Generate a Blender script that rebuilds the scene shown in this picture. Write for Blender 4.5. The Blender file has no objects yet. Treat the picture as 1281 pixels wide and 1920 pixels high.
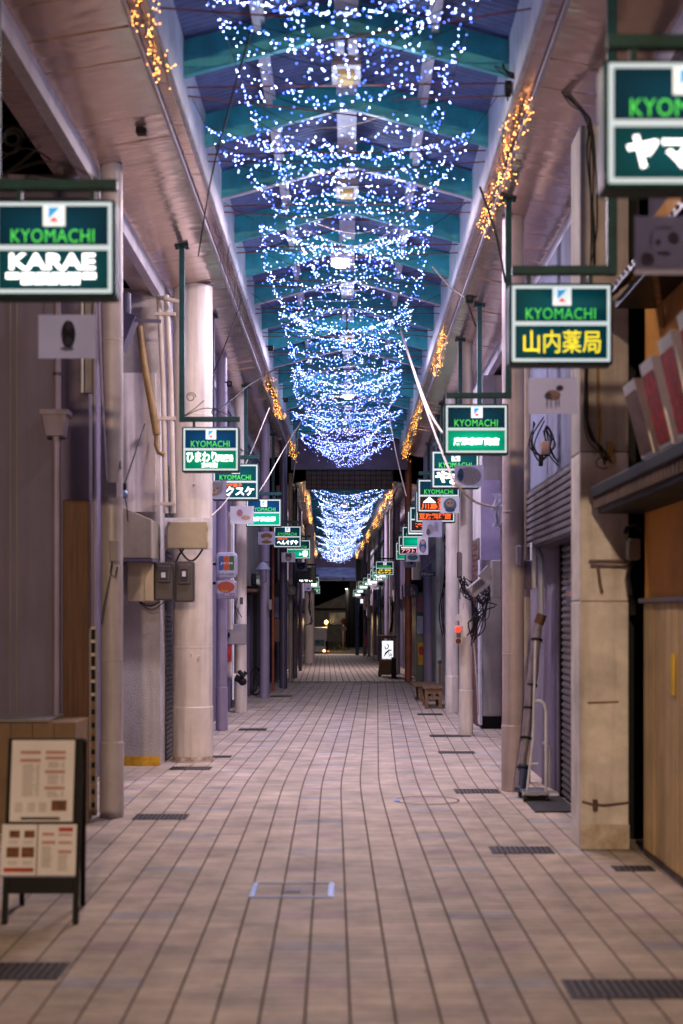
import bpy, math, random
from mathutils import Vector, Matrix

# ------------------------------------------------------------------ camera, world, exposure
sc = bpy.context.scene
COL = sc.collection
R = random.Random(7)
F = 2667.0; VPX = 655.0; HOR = 1150.0; EYE = 1.5

cam_d = bpy.data.cameras.new('camera')
cam = bpy.data.objects.new('camera', cam_d)
COL.objects.link(cam)
cam.location = (0, 0, EYE)
cam.rotation_euler = (math.radians(90), 0, 0)
cam_d.lens = 50.0; cam_d.sensor_width = 36.0
cam_d.shift_x = -(VPX - 640.5) / 1920.0
cam_d.shift_y = (HOR - 960.0) / 1920.0
cam_d.clip_end = 600.0
cam_d.dof.use_dof = True
cam_d.dof.focus_distance = 25.0
cam_d.dof.aperture_fstop = 2.0
cam_d.dof.aperture_blades = 9
sc.camera = cam

world = bpy.data.worlds.new('World'); sc.world = world
world.use_nodes = True
wn = world.node_tree
sky = wn.nodes.new('ShaderNodeTexSky')
sky.sky_type = 'NISHITA'; sky.sun_disc = False
sky.sun_elevation = math.radians(-7); sky.sun_rotation = math.radians(200)
wn.links.new(sky.outputs[0], wn.nodes['Background'].inputs[0])
wn.nodes['Background'].inputs[1].default_value = 0.006
sc.view_settings.view_transform = 'Standard'
sc.view_settings.look = 'None'
sc.view_settings.gamma = 1.0
sc.view_settings.exposure = 0.0
try:
    sc.cycles.use_denoising = True
    sc.cycles.denoiser = 'OPENIMAGEDENOISE'
    sc.cycles.max_bounces = 6
    sc.cycles.diffuse_bounces = 4
    sc.cycles.glossy_bounces = 3
    sc.cycles.sample_clamp_indirect = 4.0
    sc.cycles.caustics_reflective = False
    sc.cycles.caustics_refractive = False
except Exception:
    pass

# strengths of what gives off light
LAMP_W = 330.0
BULB_S = 62.0
AMBER_S = 17.0

# ------------------------------------------------------------------ helpers
def X(u, D): return (u - VPX) * D / F
def Z(v, D): return EYE - (v - HOR) * D / F
def P(u, v, D): return (X(u, D), D, Z(v, D))

class MB:
    def __init__(s): s.v = []; s.f = []; s.m = []
    def add(s, vs, fs, mi=0):
        b = len(s.v); s.v += [tuple(p) for p in vs]
        s.f += [tuple(b + i for i in f) for f in fs]; s.m += [mi] * len(fs)
        return s
    def box(s, x0, x1, y0, y1, z0, z1, mi=0):
        vs = [(x0,y0,z0),(x1,y0,z0),(x1,y1,z0),(x0,y1,z0),(x0,y0,z1),(x1,y0,z1),(x1,y1,z1),(x0,y1,z1)]
        return s.add(vs, [(0,3,2,1),(4,5,6,7),(0,1,5,4),(1,2,6,5),(2,3,7,6),(3,0,4,7)], mi)
    def beam(s, a, b, w, h, mi=0, up=(0,0,1)):
        a = Vector(a); b = Vector(b); d = (b - a).normalized(); u = Vector(up)
        if abs(d.dot(u)) > .99: u = Vector((0,1,0))
        r = d.cross(u).normalized(); u = r.cross(d)
        vs = []
        for p in (a, b):
            for i, j in ((-1,-1),(1,-1),(1,1),(-1,1)): vs.append(p + r*(i*w/2) + u*(j*h/2))
        return s.add(vs, [(3,2,1,0),(4,5,6,7),(0,1,5,4),(1,2,6,5),(2,3,7,6),(3,0,4,7)], mi)
    def tube(s, pts, r, n=8, mi=0, caps=True):
        pts = [Vector(p) for p in pts]; k = len(pts)
        rs = r if isinstance(r, (list, tuple)) else [r]*k
        prev = None; vs = []
        for i, p in enumerate(pts):
            d = (pts[min(i+1,k-1)] - pts[max(i-1,0)]).normalized()
            if prev is None:
                ref = Vector((0,0,1)) if abs(d.z) < .9 else Vector((0,-1,0))
                a = d.cross(ref).normalized()
            else:
                a = prev - d*prev.dot(d)
                a = a.normalized() if a.length > 1e-6 else d.orthogonal().normalized()
            prev = a; b = d.cross(a)
            for j in range(n):
                t = 2*math.pi*j/n
                vs.append(p + (a*math.cos(t) + b*math.sin(t))*rs[i])
        fs = []
        for i in range(k-1):
            for j in range(n):
                fs.append((i*n+j, i*n+(j+1)%n, (i+1)*n+(j+1)%n, (i+1)*n+j))
        if caps:
            fs.append(tuple(range(n-1,-1,-1))); fs.append(tuple((k-1)*n+j for j in range(n)))
        return s.add(vs, fs, mi)
    def cyl(s, x, y, z0, z1, r, n=20, mi=0, r1=None): return s.tube([(x,y,z0),(x,y,z1)], [r, r if r1 is None else r1], n, mi)
    def lathe(s, x, y, prof, n=20, mi=0):
        vs = []
        for r, z in prof:
            for j in range(n):
                t = 2*math.pi*j/n; vs.append((x+r*math.cos(t), y+r*math.sin(t), z))
        fs = []
        for i in range(len(prof)-1):
            for j in range(n): fs.append((i*n+j, i*n+(j+1)%n, (i+1)*n+(j+1)%n, (i+1)*n+j))
        return s.add(vs, fs, mi)
    def disc(s, cx, cz, rx, rz, y, n=20, mi=0, t0=0, t1=2*math.pi):
        full = abs(t1-t0-2*math.pi) < 1e-6
        vs = [(cx + rx*math.cos(t0+(t1-t0)*j/(n if full else n-1)), y, cz + rz*math.sin(t0+(t1-t0)*j/(n if full else n-1))) for j in range(n)]
        return s.add(vs, [tuple(range(n))], mi)
    def slab(s, cx, cz, rx, rz, y0, y1, n=24, mi=0):          # elliptical plate facing -Y
        vs = []
        for y in (y0, y1):
            vs += [(cx+rx*math.cos(2*math.pi*j/n), y, cz+rz*math.sin(2*math.pi*j/n)) for j in range(n)]
        fs = [tuple(range(n)), tuple(range(2*n-1, n-1, -1))] + [(j, n+j, n+(j+1)%n, (j+1)%n) for j in range(n)]
        return s.add(vs, fs, mi)
    def poly(s, pts, y0, y1, mi=0):                            # polygon (x,z) extruded along Y
        n = len(pts)
        vs = [(x,y0,z) for x,z in pts] + [(x,y1,z) for x,z in pts]
        fs = [tuple(range(n)), tuple(range(2*n-1,n-1,-1))] + [(j, n+j, n+(j+1)%n, (j+1)%n) for j in range(n)]
        return s.add(vs, fs, mi)
    def quad(s, a, b, c, d, mi=0): return s.add([a,b,c,d], [(0,1,2,3)], mi)
    def ball(s, c, r, n=10, m=6, mi=0, sz=1.0):
        prof = [(max(1e-4, r*math.sin(math.pi*i/m)), c[2]-sz*r*math.cos(math.pi*i/m)) for i in range(m+1)]
        return s.lathe(c[0], c[1], prof, n, mi)
    def mesh(s, name, mats, smooth=None):
        me = bpy.data.meshes.new(name)
        me.from_pydata(s.v, [], s.f)
        for m in (mats if isinstance(mats, (list, tuple)) else [mats]): me.materials.append(m)
        me.polygons.foreach_set('material_index', s.m)
        if smooth:
            me.polygons.foreach_set('use_smooth', [True]*len(s.f))
            try: me.set_sharp_from_angle(angle=math.radians(smooth))
            except Exception: pass
        me.update()
        return me
    def build(s, name, mats, parent=None, smooth=None, bevel=0):
        return link(name, s.mesh(name, mats, smooth), parent, bevel)

def link(name, me, parent=None, bevel=0):
    o = bpy.data.objects.new(name, me); COL.objects.link(o)
    if parent is not None:
        o.parent = parent
        o.matrix_parent_inverse = Matrix.Translation(-Vector(parent.location))
    if bevel:
        m = o.modifiers.new('bevel', 'BEVEL'); m.width = bevel; m.segments = 2; m.limit_method = 'ANGLE'
    return o

def tag(o, label=None, cat=None, group=None, kind=None):
    if label: o['label'] = label
    if cat: o['category'] = cat
    if group: o['group'] = group
    if kind: o['kind'] = kind
    return o

def thing(name, label, cat, loc=(0,0,0), group=None):
    o = bpy.data.objects.new(name, None); COL.objects.link(o)
    o.location = loc; o.empty_display_size = .1
    return tag(o, label, cat, group)

# ------------------------------------------------------------------ materials
MATS = {}
def mat(name, col, rough=.6, metal=0.0, var=.12, scale=3.0, bump=0.0, bscale=60.0, spec=.5, col2=None, streak=0.0, aniso=None, coat=0):
    if name in MATS: return MATS[name]
    m = bpy.data.materials.new(name); m.use_nodes = True
    nt = m.node_tree; N = nt.nodes; L = nt.links
    b = N['Principled BSDF']
    b.inputs['Roughness'].default_value = rough; b.inputs['Metallic'].default_value = metal
    b.inputs['Specular IOR Level'].default_value = spec
    if coat: b.inputs['Coat Weight'].default_value = coat
    g = N.new('ShaderNodeNewGeometry')
    n1 = N.new('ShaderNodeTexNoise'); n1.inputs['Scale'].default_value = scale; n1.inputs['Detail'].default_value = 6; n1.inputs['Roughness'].default_value = .65
    if aniso:
        mp = N.new('ShaderNodeVectorMath'); mp.operation = 'MULTIPLY'; mp.inputs[1].default_value = aniso
        L.new(g.outputs['Position'], mp.inputs[0]); L.new(mp.outputs[0], n1.inputs['Vector'])
    else: L.new(g.outputs['Position'], n1.inputs['Vector'])
    ramp = N.new('ShaderNodeValToRGB')
    c2 = col2 if col2 else tuple(max(0, c*(1-var*2.2)) for c in col)
    c1 = col if col2 else tuple(min(1, c*(1+var)) for c in col)
    ramp.color_ramp.elements[0].position = .32; ramp.color_ramp.elements[0].color = (*c2, 1)
    ramp.color_ramp.elements[1].position = .62; ramp.color_ramp.elements[1].color = (*c1, 1)
    L.new(n1.outputs['Fac'], ramp.inputs[0])
    out = ramp.outputs[0]
    if streak:                                                # rain and dirt runs down the surface
        n3 = N.new('ShaderNodeTexNoise'); n3.inputs['Scale'].default_value = 1.0; n3.inputs['Detail'].default_value = 5
        mp2 = N.new('ShaderNodeVectorMath'); mp2.operation = 'MULTIPLY'; mp2.inputs[1].default_value = (14, 14, .9)
        L.new(g.outputs['Position'], mp2.inputs[0]); L.new(mp2.outputs[0], n3.inputs['Vector'])
        r3 = N.new('ShaderNodeMapRange'); r3.inputs[1].default_value = .48; r3.inputs[2].default_value = .72; r3.inputs[3].default_value = 0; r3.inputs[4].default_value = streak
        L.new(n3.outputs['Fac'], r3.inputs[0])
        mx = N.new('ShaderNodeMix'); mx.data_type = 'RGBA'
        L.new(r3.outputs[0], mx.inputs[0]); L.new(out, mx.inputs[6]); mx.inputs[7].default_value = (.10,.075,.05,1)
        out = mx.outputs[2]
    L.new(out, b.inputs['Base Color'])
    rr = N.new('ShaderNodeMapRange'); rr.inputs[3].default_value = max(.03, rough-.1); rr.inputs[4].default_value = min(1, rough+.12)
    L.new(n1.outputs['Fac'], rr.inputs[0]); L.new(rr.outputs[0], b.inputs['Roughness'])
    if bump:
        n2 = N.new('ShaderNodeTexNoise'); n2.inputs['Scale'].default_value = bscale; n2.inputs['Detail'].default_value = 4
        L.new(g.outputs['Position'], n2.inputs['Vector'])
        bp = N.new('ShaderNodeBump'); bp.inputs['Strength'].default_value = bump; bp.inputs['Distance'].default_value = .01
        L.new(n2.outputs['Fac'], bp.inputs['Height']); L.new(bp.outputs[0], b.inputs['Normal'])
    MATS[name] = m
    return m

def glow(name, col, s, sampling='AUTO', base=None, tube=0):
    """tube: backlit by fluorescent tubes, so brighter along their length than in the corners"""
    if name in MATS: return MATS[name]
    m = bpy.data.materials.new(name); m.use_nodes = True
    nt = m.node_tree; N = nt.nodes; L = nt.links
    b = N['Principled BSDF']
    b.inputs['Base Color'].default_value = (*(base or col), 1)
    b.inputs['Roughness'].default_value = .45; b.inputs['Specular IOR Level'].default_value = .04
    b.inputs['Emission Color'].default_value = (*col, 1)
    b.inputs['Emission Strength'].default_value = s
    if tube:
        tc = N.new('ShaderNodeTexCoord'); sp = N.new('ShaderNodeSeparateXYZ'); L.new(tc.outputs['Generated'], sp.inputs[0])
        def par(sock):                                        # 1-(2t-1)^2
            a_ = N.new('ShaderNodeMath'); a_.operation = 'MULTIPLY_ADD'; a_.inputs[1].default_value = 2; a_.inputs[2].default_value = -1; L.new(sock, a_.inputs[0])
            p_ = N.new('ShaderNodeMath'); p_.operation = 'POWER'; p_.inputs[1].default_value = 2
            ab = N.new('ShaderNodeMath'); ab.operation = 'ABSOLUTE'; L.new(a_.outputs[0], ab.inputs[0]); L.new(ab.outputs[0], p_.inputs[0])
            o_ = N.new('ShaderNodeMath'); o_.operation = 'SUBTRACT'; o_.inputs[0].default_value = 1; L.new(p_.outputs[0], o_.inputs[1])
            return o_.outputs[0]
        mu = N.new('ShaderNodeMath'); mu.operation = 'MULTIPLY'; L.new(par(sp.outputs[0]), mu.inputs[0]); L.new(par(sp.outputs[2]), mu.inputs[1])
        mr = N.new('ShaderNodeMapRange'); mr.inputs[3].default_value = s*(1-tube); mr.inputs[4].default_value = s*(1+tube)
        L.new(mu.outputs[0], mr.inputs[0]); L.new(mr.outputs[0], b.inputs['Emission Strength'])
    try: m.cycles.emission_sampling = sampling
    except Exception: pass
    MATS[name] = m
    return m

M_col    = mat('column_paint', (.70,.63,.56), .42, var=.07, scale=2.2, bump=.05, bscale=90, streak=.32)
M_colv   = mat('violet_column_paint', (.29,.25,.37), .42, var=.08, scale=2.0, bump=.05, streak=.3)
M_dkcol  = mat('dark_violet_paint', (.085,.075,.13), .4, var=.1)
M_white  = mat('white_steel_paint', (.72,.73,.80), .4, var=.1, scale=4, streak=.25)
M_lav    = mat('pale_beam_paint', (.60,.57,.64), .4, var=.08, scale=3, streak=.2)
M_teal   = mat('teal_rafter_paint', (.05,.42,.45), .38, var=.14, scale=5, streak=.2)
M_tealdk = mat('dark_green_steel', (.010,.055,.062), .45, var=.2, scale=8, spec=.2)
M_black  = mat('black_paint', (.010,.010,.012), .5, var=.2, spec=.15)
M_cable  = mat('cable_rubber', (.016,.015,.017), .6, var=.2, spec=.2)
M_rope   = mat('rope_fibre', (.60,.52,.46), .8, var=.15, scale=30)
M_rod    = mat('rusty_rod', (.17,.055,.05), .7, var=.25, scale=20)
M_sheet  = mat('blue_roof_sheet', (.15,.21,.42), .42, var=.2, scale=3, col2=(.07,.10,.21))
M_plast  = mat('plaster_wall', (.50,.47,.46), .85, var=.14, scale=1.6, bump=.5, bscale=70, streak=.3)
M_rough  = mat('stucco_wall', (.50,.48,.50), .9, var=.10, scale=2, bump=1.0, bscale=55, streak=.25)
M_pillar = mat('stained_plaster', (.80,.75,.71), .85, var=.14, scale=2.6, bump=.35, bscale=45, streak=.28)
M_panel  = mat('grey_wall_panel', (.19,.165,.265), .7, var=.08, scale=1.2, bump=.08, streak=.25)
M_viol   = mat('violet_wall', (.16,.135,.22), .75, var=.1, bump=.15)
M_blue   = mat('pale_blue_wall', (.12,.135,.22), .8, var=.12, bump=.2)
M_orange = mat('orange_wall', (.80,.36,.07), .75, var=.13, scale=1.5, bump=.25)
M_tan    = mat('tan_panel', (.66,.46,.22), .6, var=.16, scale=1.3, bump=.1, streak=.45)
M_wood   = mat('brown_door_wood', (.11,.042,.017), .5, var=.25, scale=2.0, aniso=(30,30,1.2))
M_wood2  = mat('weathered_wood', (.20,.115,.06), .65, var=.3, scale=2.0, aniso=(25,25,25), bump=.2)
M_shut   = mat('shutter_steel', (.16,.145,.17), .42, metal=.35, var=.15, scale=3, streak=.4)
M_shutd  = mat('dark_shutter_steel', (.055,.05,.06), .42, metal=.3, var=.2, scale=3)
M_beige  = mat('beige_enamel', (.44,.37,.24), .45, var=.08)
M_boxg   = mat('grey_box_enamel', (.25,.23,.245), .45, var=.08)
M_meter  = mat('meter_case', (.07,.06,.06), .35, var=.15)
M_glass  = mat('meter_glass', (.05,.05,.06), .08, var=.1)
M_pipe   = mat('cream_pipe', (.60,.53,.47), .45, var=.09, streak=.25)
M_brpipe = mat('brown_gutter', (.26,.16,.05), .45, var=.18)
M_yellow = mat('yellow_paint', (.60,.34,.015), .6, var=.2, scale=9)
M_copper = mat('orange_brown_paint', (.34,.10,.045), .5, var=.16, streak=.3)
M_brick  = mat('brick_clay', (.16,.06,.045), .85, var=.3, scale=9, bump=.4)
M_mortar = mat('brick_mortar', (.22,.20,.19), .95, var=.1)
M_paper  = mat('white_paper', (.78,.76,.80), .7, var=.04)
M_paperv = mat('plastic_sleeve', (.38,.38,.52), .35, var=.06)
M_ink    = mat('pencil_ink', (.13,.12,.13), .8, var=.2, scale=60)
M_inkb   = mat('blue_crayon', (.06,.12,.28), .8, var=.25, scale=60)
M_inkt   = mat('teal_crayon', (.08,.24,.30), .8, var=.25, scale=60)
M_inkp   = mat('peach_crayon', (.60,.40,.28), .8, var=.15, scale=60)
M_inkbr  = mat('brown_crayon', (.22,.11,.05), .8, var=.2, scale=60)
M_inkpk  = mat('pink_crayon', (.55,.25,.28), .8, var=.15, scale=60)
M_inkgr  = mat('grey_crayon', (.34,.33,.38), .8, var=.15, scale=60)
M_red    = mat('red_print', (.42,.03,.025), .6, var=.25, scale=12)
M_redpale= mat('pale_red_print', (.52,.27,.25), .7, var=.08)
M_greypr = mat('grey_print', (.36,.34,.35), .7, var=.1)
M_food   = mat('food_photo_print', (.24,.08,.03), .7, var=.4, scale=40, col2=(.05,.03,.02))
M_food2  = mat('red_dish_print', (.70,.02,.012), .6, var=.4, scale=22, col2=(.05,.008,.008), spec=.15)
M_drain  = mat('drain_iron', (.035,.03,.032), .5, metal=.4, var=.25, scale=12)
M_steel  = mat('steel_trim', (.40,.42,.46), .3, metal=.8, var=.1)
M_blues  = mat('polished_steel', (.22,.30,.48), .5, metal=.6, var=.08)
M_base   = mat('concrete_bed', (.13,.10,.088), .9, var=.2, scale=5, bump=.2)
M_asph   = mat('asphalt', (.032,.030,.034), .85, var=.25, scale=14, bump=.5, bscale=120)
M_net    = mat('brown_screen', (.06,.035,.03), .6, var=.3)
M_blue_s = mat('blue_column_paint', (.05,.10,.22), .4, var=.15)
M_signb  = mat('sign_blue_enamel', (.012,.016,.05), .4, var=.1)
M_pinkp  = mat('pale_pink_paint', (.50,.30,.26), .6, var=.1)
M_house  = mat('far_house_wall', (.22,.20,.20), .85, var=.15)
M_carw   = mat('white_car_paint', (.62,.61,.58), .3, var=.05)
M_carg   = mat('car_glass', (.10,.14,.15), .08, var=.1)
M_tyre   = mat('tyre_rubber', (.02,.02,.02), .8)
M_jb = mat('card_blue', (.01,.06,.26), .4, var=.08); M_jr = mat('card_red', (.42,.05,.02), .4, var=.08); M_jg = mat('card_green', (.01,.09,.04), .4, var=.08)
M_jw = mat('card_sign_plastic', (.42,.44,.58), .3, var=.05)
M_tub  = mat('translucent_wrap', (.24,.21,.26), .35, var=.3, scale=10, col2=(.16,.13,.15))
M_tarp = mat('blue_tarp', (.035,.055,.14), .5, var=.2)

def thin_paper(m, k):                                          # thin sheets let light from behind through
    nt = m.node_tree; N = nt.nodes; L = nt.links; b = N['Principled BSDF']; out = N['Material Output']
    tr = N.new('ShaderNodeBsdfTranslucent'); L.new(b.inputs['Base Color'].links[0].from_socket, tr.inputs[0])
    mx = N.new('ShaderNodeMixShader'); mx.inputs[0].default_value = k
    L.new(b.outputs[0], mx.inputs[1]); L.new(tr.outputs[0], mx.inputs[2]); L.new(mx.outputs[0], out.inputs[0])
thin_paper(M_paperv, .5)
for m_ in (M_ink, M_inkb, M_inkt, M_inkp, M_inkbr, M_inkpk, M_inkgr): thin_paper(m_, .5)
M_sheetp = mat('drawing_paper', (.70,.69,.80), .7, var=.04); thin_paper(M_sheetp, .5)  # white paper with the lavender of the blue light put into its colour
# soffit cladding: thin glossy panels that ripple
def soffit_mat():
    m = mat('soffit_panel_metal', (.64,.47,.42), .17, metal=.65, var=.05, scale=1.2)
    nt = m.node_tree; N = nt.nodes; L = nt.links; b = N['Principled BSDF']
    g = N.new('ShaderNodeNewGeometry')
    mp = N.new('ShaderNodeVectorMath'); mp.operation = 'MULTIPLY'; mp.inputs[1].default_value = (2.6, 8.0, 2.6)
    n = N.new('ShaderNodeTexNoise'); n.inputs['Scale'].default_value = 1.0; n.inputs['Detail'].default_value = 1.5
    L.new(g.outputs['Position'], mp.inputs[0]); L.new(mp.outputs[0], n.inputs['Vector'])
    bp = N.new('ShaderNodeBump'); bp.inputs['Strength'].default_value = .42; bp.inputs['Distance'].default_value = .02
    L.new(n.outputs['Fac'], bp.inputs['Height']); L.new(bp.outputs[0], b.inputs['Normal'])
    return m
M_soff = soffit_mat()

# paving tile colours vary tile by tile
def tile_mat(name, col, amt=.13):
    m = mat(name, col, .62, var=.07, scale=1.4, spec=.25)
    nt = m.node_tree; N = nt.nodes; L = nt.links; b = N['Principled BSDF']
    src = b.inputs['Base Color'].links[0].from_socket
    g = N.new('ShaderNodeNewGeometry'); oi = N.new('ShaderNodeObjectInfo')
    ad = N.new('ShaderNodeMath'); ad.operation = 'ADD'; L.new(g.outputs['Random Per Island'], ad.inputs[0]); L.new(oi.outputs['Random'], ad.inputs[1])
    fr = N.new('ShaderNodeMath'); fr.operation = 'FRACT'; L.new(ad.outputs[0], fr.inputs[0])
    mr = N.new('ShaderNodeMapRange'); mr.inputs[3].default_value = 1-amt; mr.inputs[4].default_value = 1+amt*.6
    L.new(fr.outputs[0], mr.inputs[0])
    mul = N.new('ShaderNodeVectorMath'); mul.operation = 'SCALE'
    L.new(src, mul.inputs[0]); L.new(mr.outputs[0], mul.inputs['Scale'])
    # scuffs and spills
    n = N.new('ShaderNodeTexNoise'); n.inputs['Scale'].default_value = 2.3; n.inputs['Detail'].default_value = 8; n.inputs['Roughness'].default_value = .7
    L.new(g.outputs['Position'], n.inputs['Vector'])
    r = N.new('ShaderNodeMapRange'); r.inputs[1].default_value = .35; r.inputs[2].default_value = .65; r.inputs[3].default_value = .62; r.inputs[4].default_value = 1.08
    L.new(n.outputs['Fac'], r.inputs[0])
    m2 = N.new('ShaderNodeVectorMath'); m2.operation = 'SCALE'; L.new(mul.outputs[0], m2.inputs[0]); L.new(r.outputs[0], m2.inputs['Scale'])
    v = N.new('ShaderNodeTexVoronoi'); v.inputs['Scale'].default_value = 2.6; L.new(g.outputs['Position'], v.inputs['Vector'])
    lt = N.new('ShaderNodeMapRange'); lt.inputs[1].default_value = .035; lt.inputs[2].default_value = .06; lt.inputs[3].default_value = .62; lt.inputs[4].default_value = 1.0
    L.new(v.outputs['Distance'], lt.inputs[0])
    m3 = N.new('ShaderNodeVectorMath'); m3.operation = 'SCALE'; L.new(m2.outputs[0], m3.inputs[0]); L.new(lt.outputs[0], m3.inputs['Scale'])
    L.new(m3.outputs[0], b.inputs['Base Color'])
    return m
T_b = tile_mat('beige_tile', (.585,.49,.40)); T_g = tile_mat('grey_tile', (.45,.42,.44), .05); T_p = tile_mat('pink_tile', (.53,.41,.40), .05)
TILES = [T_b, T_g, T_p]

# sign light
G_frame = glow('sign_frame_lit', (.80,.92,.94), .72, 'NONE', (.22,.24,.25))
G_white = glow('letters_white', (1,1,1), 2.6)
G_green = glow('letters_green', (.07,.58,.08), 1.1, 'NONE')
G_yell  = glow('letters_yellow', (1,.80,.03), 1.25, 'NONE')
G_oran  = glow('letters_orange', (1,.14,.03), 1.1, 'NONE')
G_pink  = glow('letters_pink', (1,.35,.40), 1.2, 'NONE')
G_navy  = glow('panel_navy', (.002,.024,.042), 1.0, 'NONE', tube=.45)
G_navy2 = glow('panel_blue', (.002,.030,.085), 1.0, 'NONE', tube=.45)
G_tealp = glow('panel_teal', (.002,.042,.052), 1.0, 'NONE', tube=.45)
G_grn   = glow('panel_green', (.0,.30,.16), 1.0, tube=.5)
G_grn2  = glow('panel_deep_green', (.0,.18,.085), 1.0, 'NONE', tube=.45)
G_blk   = glow('panel_dark', (.03,.02,.02), .3, 'NONE')
G_wpan  = glow('panel_white', (1,.97,1), 1.3)
G_emw   = glow('emblem_white', (.80,.88,.90), .9, 'NONE')
G_emb   = glow('emblem_blue', (.05,.35,.72), .8, 'NONE')
G_emr   = glow('emblem_red', (.85,.02,.02), .8, 'NONE')
M_dim   = mat('unlit_panel_teal', (.012,.055,.055), .35, var=.1)
M_dimw  = mat('unlit_print', (.25,.30,.30), .5, var=.1)

# ------------------------------------------------------------------ text
TXT = {}
def text_mesh(body, offset=0.0, space=1.0):
    key = (body, offset, space)
    if key in TXT: return TXT[key]
    cu = bpy.data.curves.new('lettering', 'FONT'); cu.body = body; cu.size = 1.0
    cu.offset = offset; cu.resolution_u = 3; cu.space_character = space
    ob = bpy.data.objects.new('lettering', cu); COL.objects.link(ob)
    bpy.context.view_layer.update()
    me = bpy.data.meshes.new_from_object(ob.evaluated_get(bpy.context.evaluated_depsgraph_get()))
    bpy.data.objects.remove(ob)
    co = [tuple(v.co) for v in me.vertices]; fs = [tuple(p.vertices) for p in me.polygons]
    xs = [c[0] for c in co] or [0, 1]; ys = [c[1] for c in co] or [0, 1]
    TXT[key] = (co, fs, min(xs), max(xs), min(ys), max(ys))
    bpy.data.meshes.remove(me)
    return TXT[key]
def put_text(mb, body, x0, x1, z0, z1, y, offset=0.0, mi=0, space=1.0, face=-1):
    offset = round(offset*.62, 4)
    """text stretched into the rectangle, facing the camera side (-Y)"""
    co, fs, a, b, c, d = text_mesh(body, offset, space)
    if not co or b-a < 1e-6: return mb
    vs = [(x0+(p[0]-a)/(b-a)*(x1-x0), y, z0+(p[1]-c)/max(1e-6, d-c)*(z1-z0)) for p in co]
    return mb.add(vs, fs, mi)
def bars(mb, x0, x1, z0, z1, y, n, mi=0):                      # a line of print too small to read
    w = (x1-x0)/n
    for i in range(n):
        mb.quad((x0+i*w+w*.06,y,z0),(x0+(i+1)*w-w*.06,y,z0),(x0+(i+1)*w-w*.06,y,z1),(x0+i*w+w*.06,y,z1), mi)
    return mb

# ------------------------------------------------------------------ ground
TW = .168; TC = .08
def zg(y):
    pts = [(-20,0),(31.2,0),(31.6,-.30),(37.5,-.31),(55,-.42),(70,-.60),(88,-1.0),(92,-1.1),(400,-1.1)]
    for (a, za), (b, zb) in zip(pts, pts[1:]):
        if y <= b: return za + (zb-za)*max(0,(y-a))/(b-a)
    return -1.1
def cx(y):
    if y < 11.6: return -.077 - .0109*(y-12.6)
    if y < 13.6:
        q = y-11.6; return -.0661 - .0109*q + .0304*q*q/4
    if y < 34: return -.0575 + .0195*(y-13.6)
    return .02 - .017*(y-37.5)
def arc2(y): return .02 - .017*(y-36.6)                        # axis of the second arcade

b = MB()
ys = [-12, 0, 4, 12, 20, 31.2]
for a, c in zip(ys, ys[1:]): b.quad((-5,a,zg(a)-.006),(5,a,zg(a)-.006),(5,c,zg(c)-.006),(-5,c,zg(c)-.006))
ys = [37.5, 46, 55, 62, 70, 80, 88]
for a, c in zip(ys, ys[1:]): b.quad((-5,a,zg(a)-.006),(5,a,zg(a)-.006),(5,c,zg(c)-.006),(-5,c,zg(c)-.006))
b.quad((-5,31.2,-.6),(5,31.2,-.6),(5,31.2,-.006),(-5,31.2,-.006))
floor = tag(b.build('pavement', M_base), kind='structure')
b = MB()
b.quad((-60,31.2,-.30),(60,31.2,-.30),(60,37.5,-.315),(-60,37.5,-.315))
tag(b.build('crossing_road', M_asph), kind='structure')
b = MB()
b.quad((-300,87.95,-1.02),(300,87.95,-1.02),(300,400,-1.12),(-300,400,-1.12))
b.quad((-300,-12,-.02),(-5,-12,-.02),(-5,31.2,-.31),(-300,31.2,-.31))
b.quad((5,-12,-.02),(300,-12,-.02),(300,31.2,-.31),(5,31.2,-.31))
b.quad((-300,37.5,-.33),(-5,37.5,-.33),(-5,88,-1.03),(-300,88,-1.03))
b.quad((5,37.5,-.33),(300,37.5,-.33),(300,88,-1.03),(5,88,-1.03))
tag(b.build('dark_street', M_asph), kind='structure')

def tile_colour(j, k):
    pair = j % 5
    if pair not in (3, 4) or k % 8 > 1: return 0
    return 1 + ((k//8 + (j//5)) % 2)
def tile_geo(mb, j, y0, dy, mi, gap=.0046, cg=.0032):
    xa0 = cx(y0)+j*TW+gap; xb0 = xa0+TW-2*gap
    xa1 = cx(y0+dy)+j*TW+gap; xb1 = xa1+TW-2*gap
    za, zb = zg(y0), zg(y0+dy); e = .002; h = .005
    ya, yb = y0+cg, y0+dy-cg
    vs = [(xa0,ya,za-h),(xb0,ya,za-h),(xb1,yb,zb-h),(xa1,yb,zb-h),
          (xa0+e,ya+e,za),(xb0-e,ya+e,za),(xb1-e,yb-e,zb),(xa1+e,yb-e,zb)]
    mb.add(vs, [(4,5,6,7),(0,1,5,4),(1,2,6,5),(2,3,7,6),(3,0,4,7)], mi)
Y0 = 4.5
holes = []   # rectangles of drain grates and covers: x0,x1,y0,y1
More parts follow.
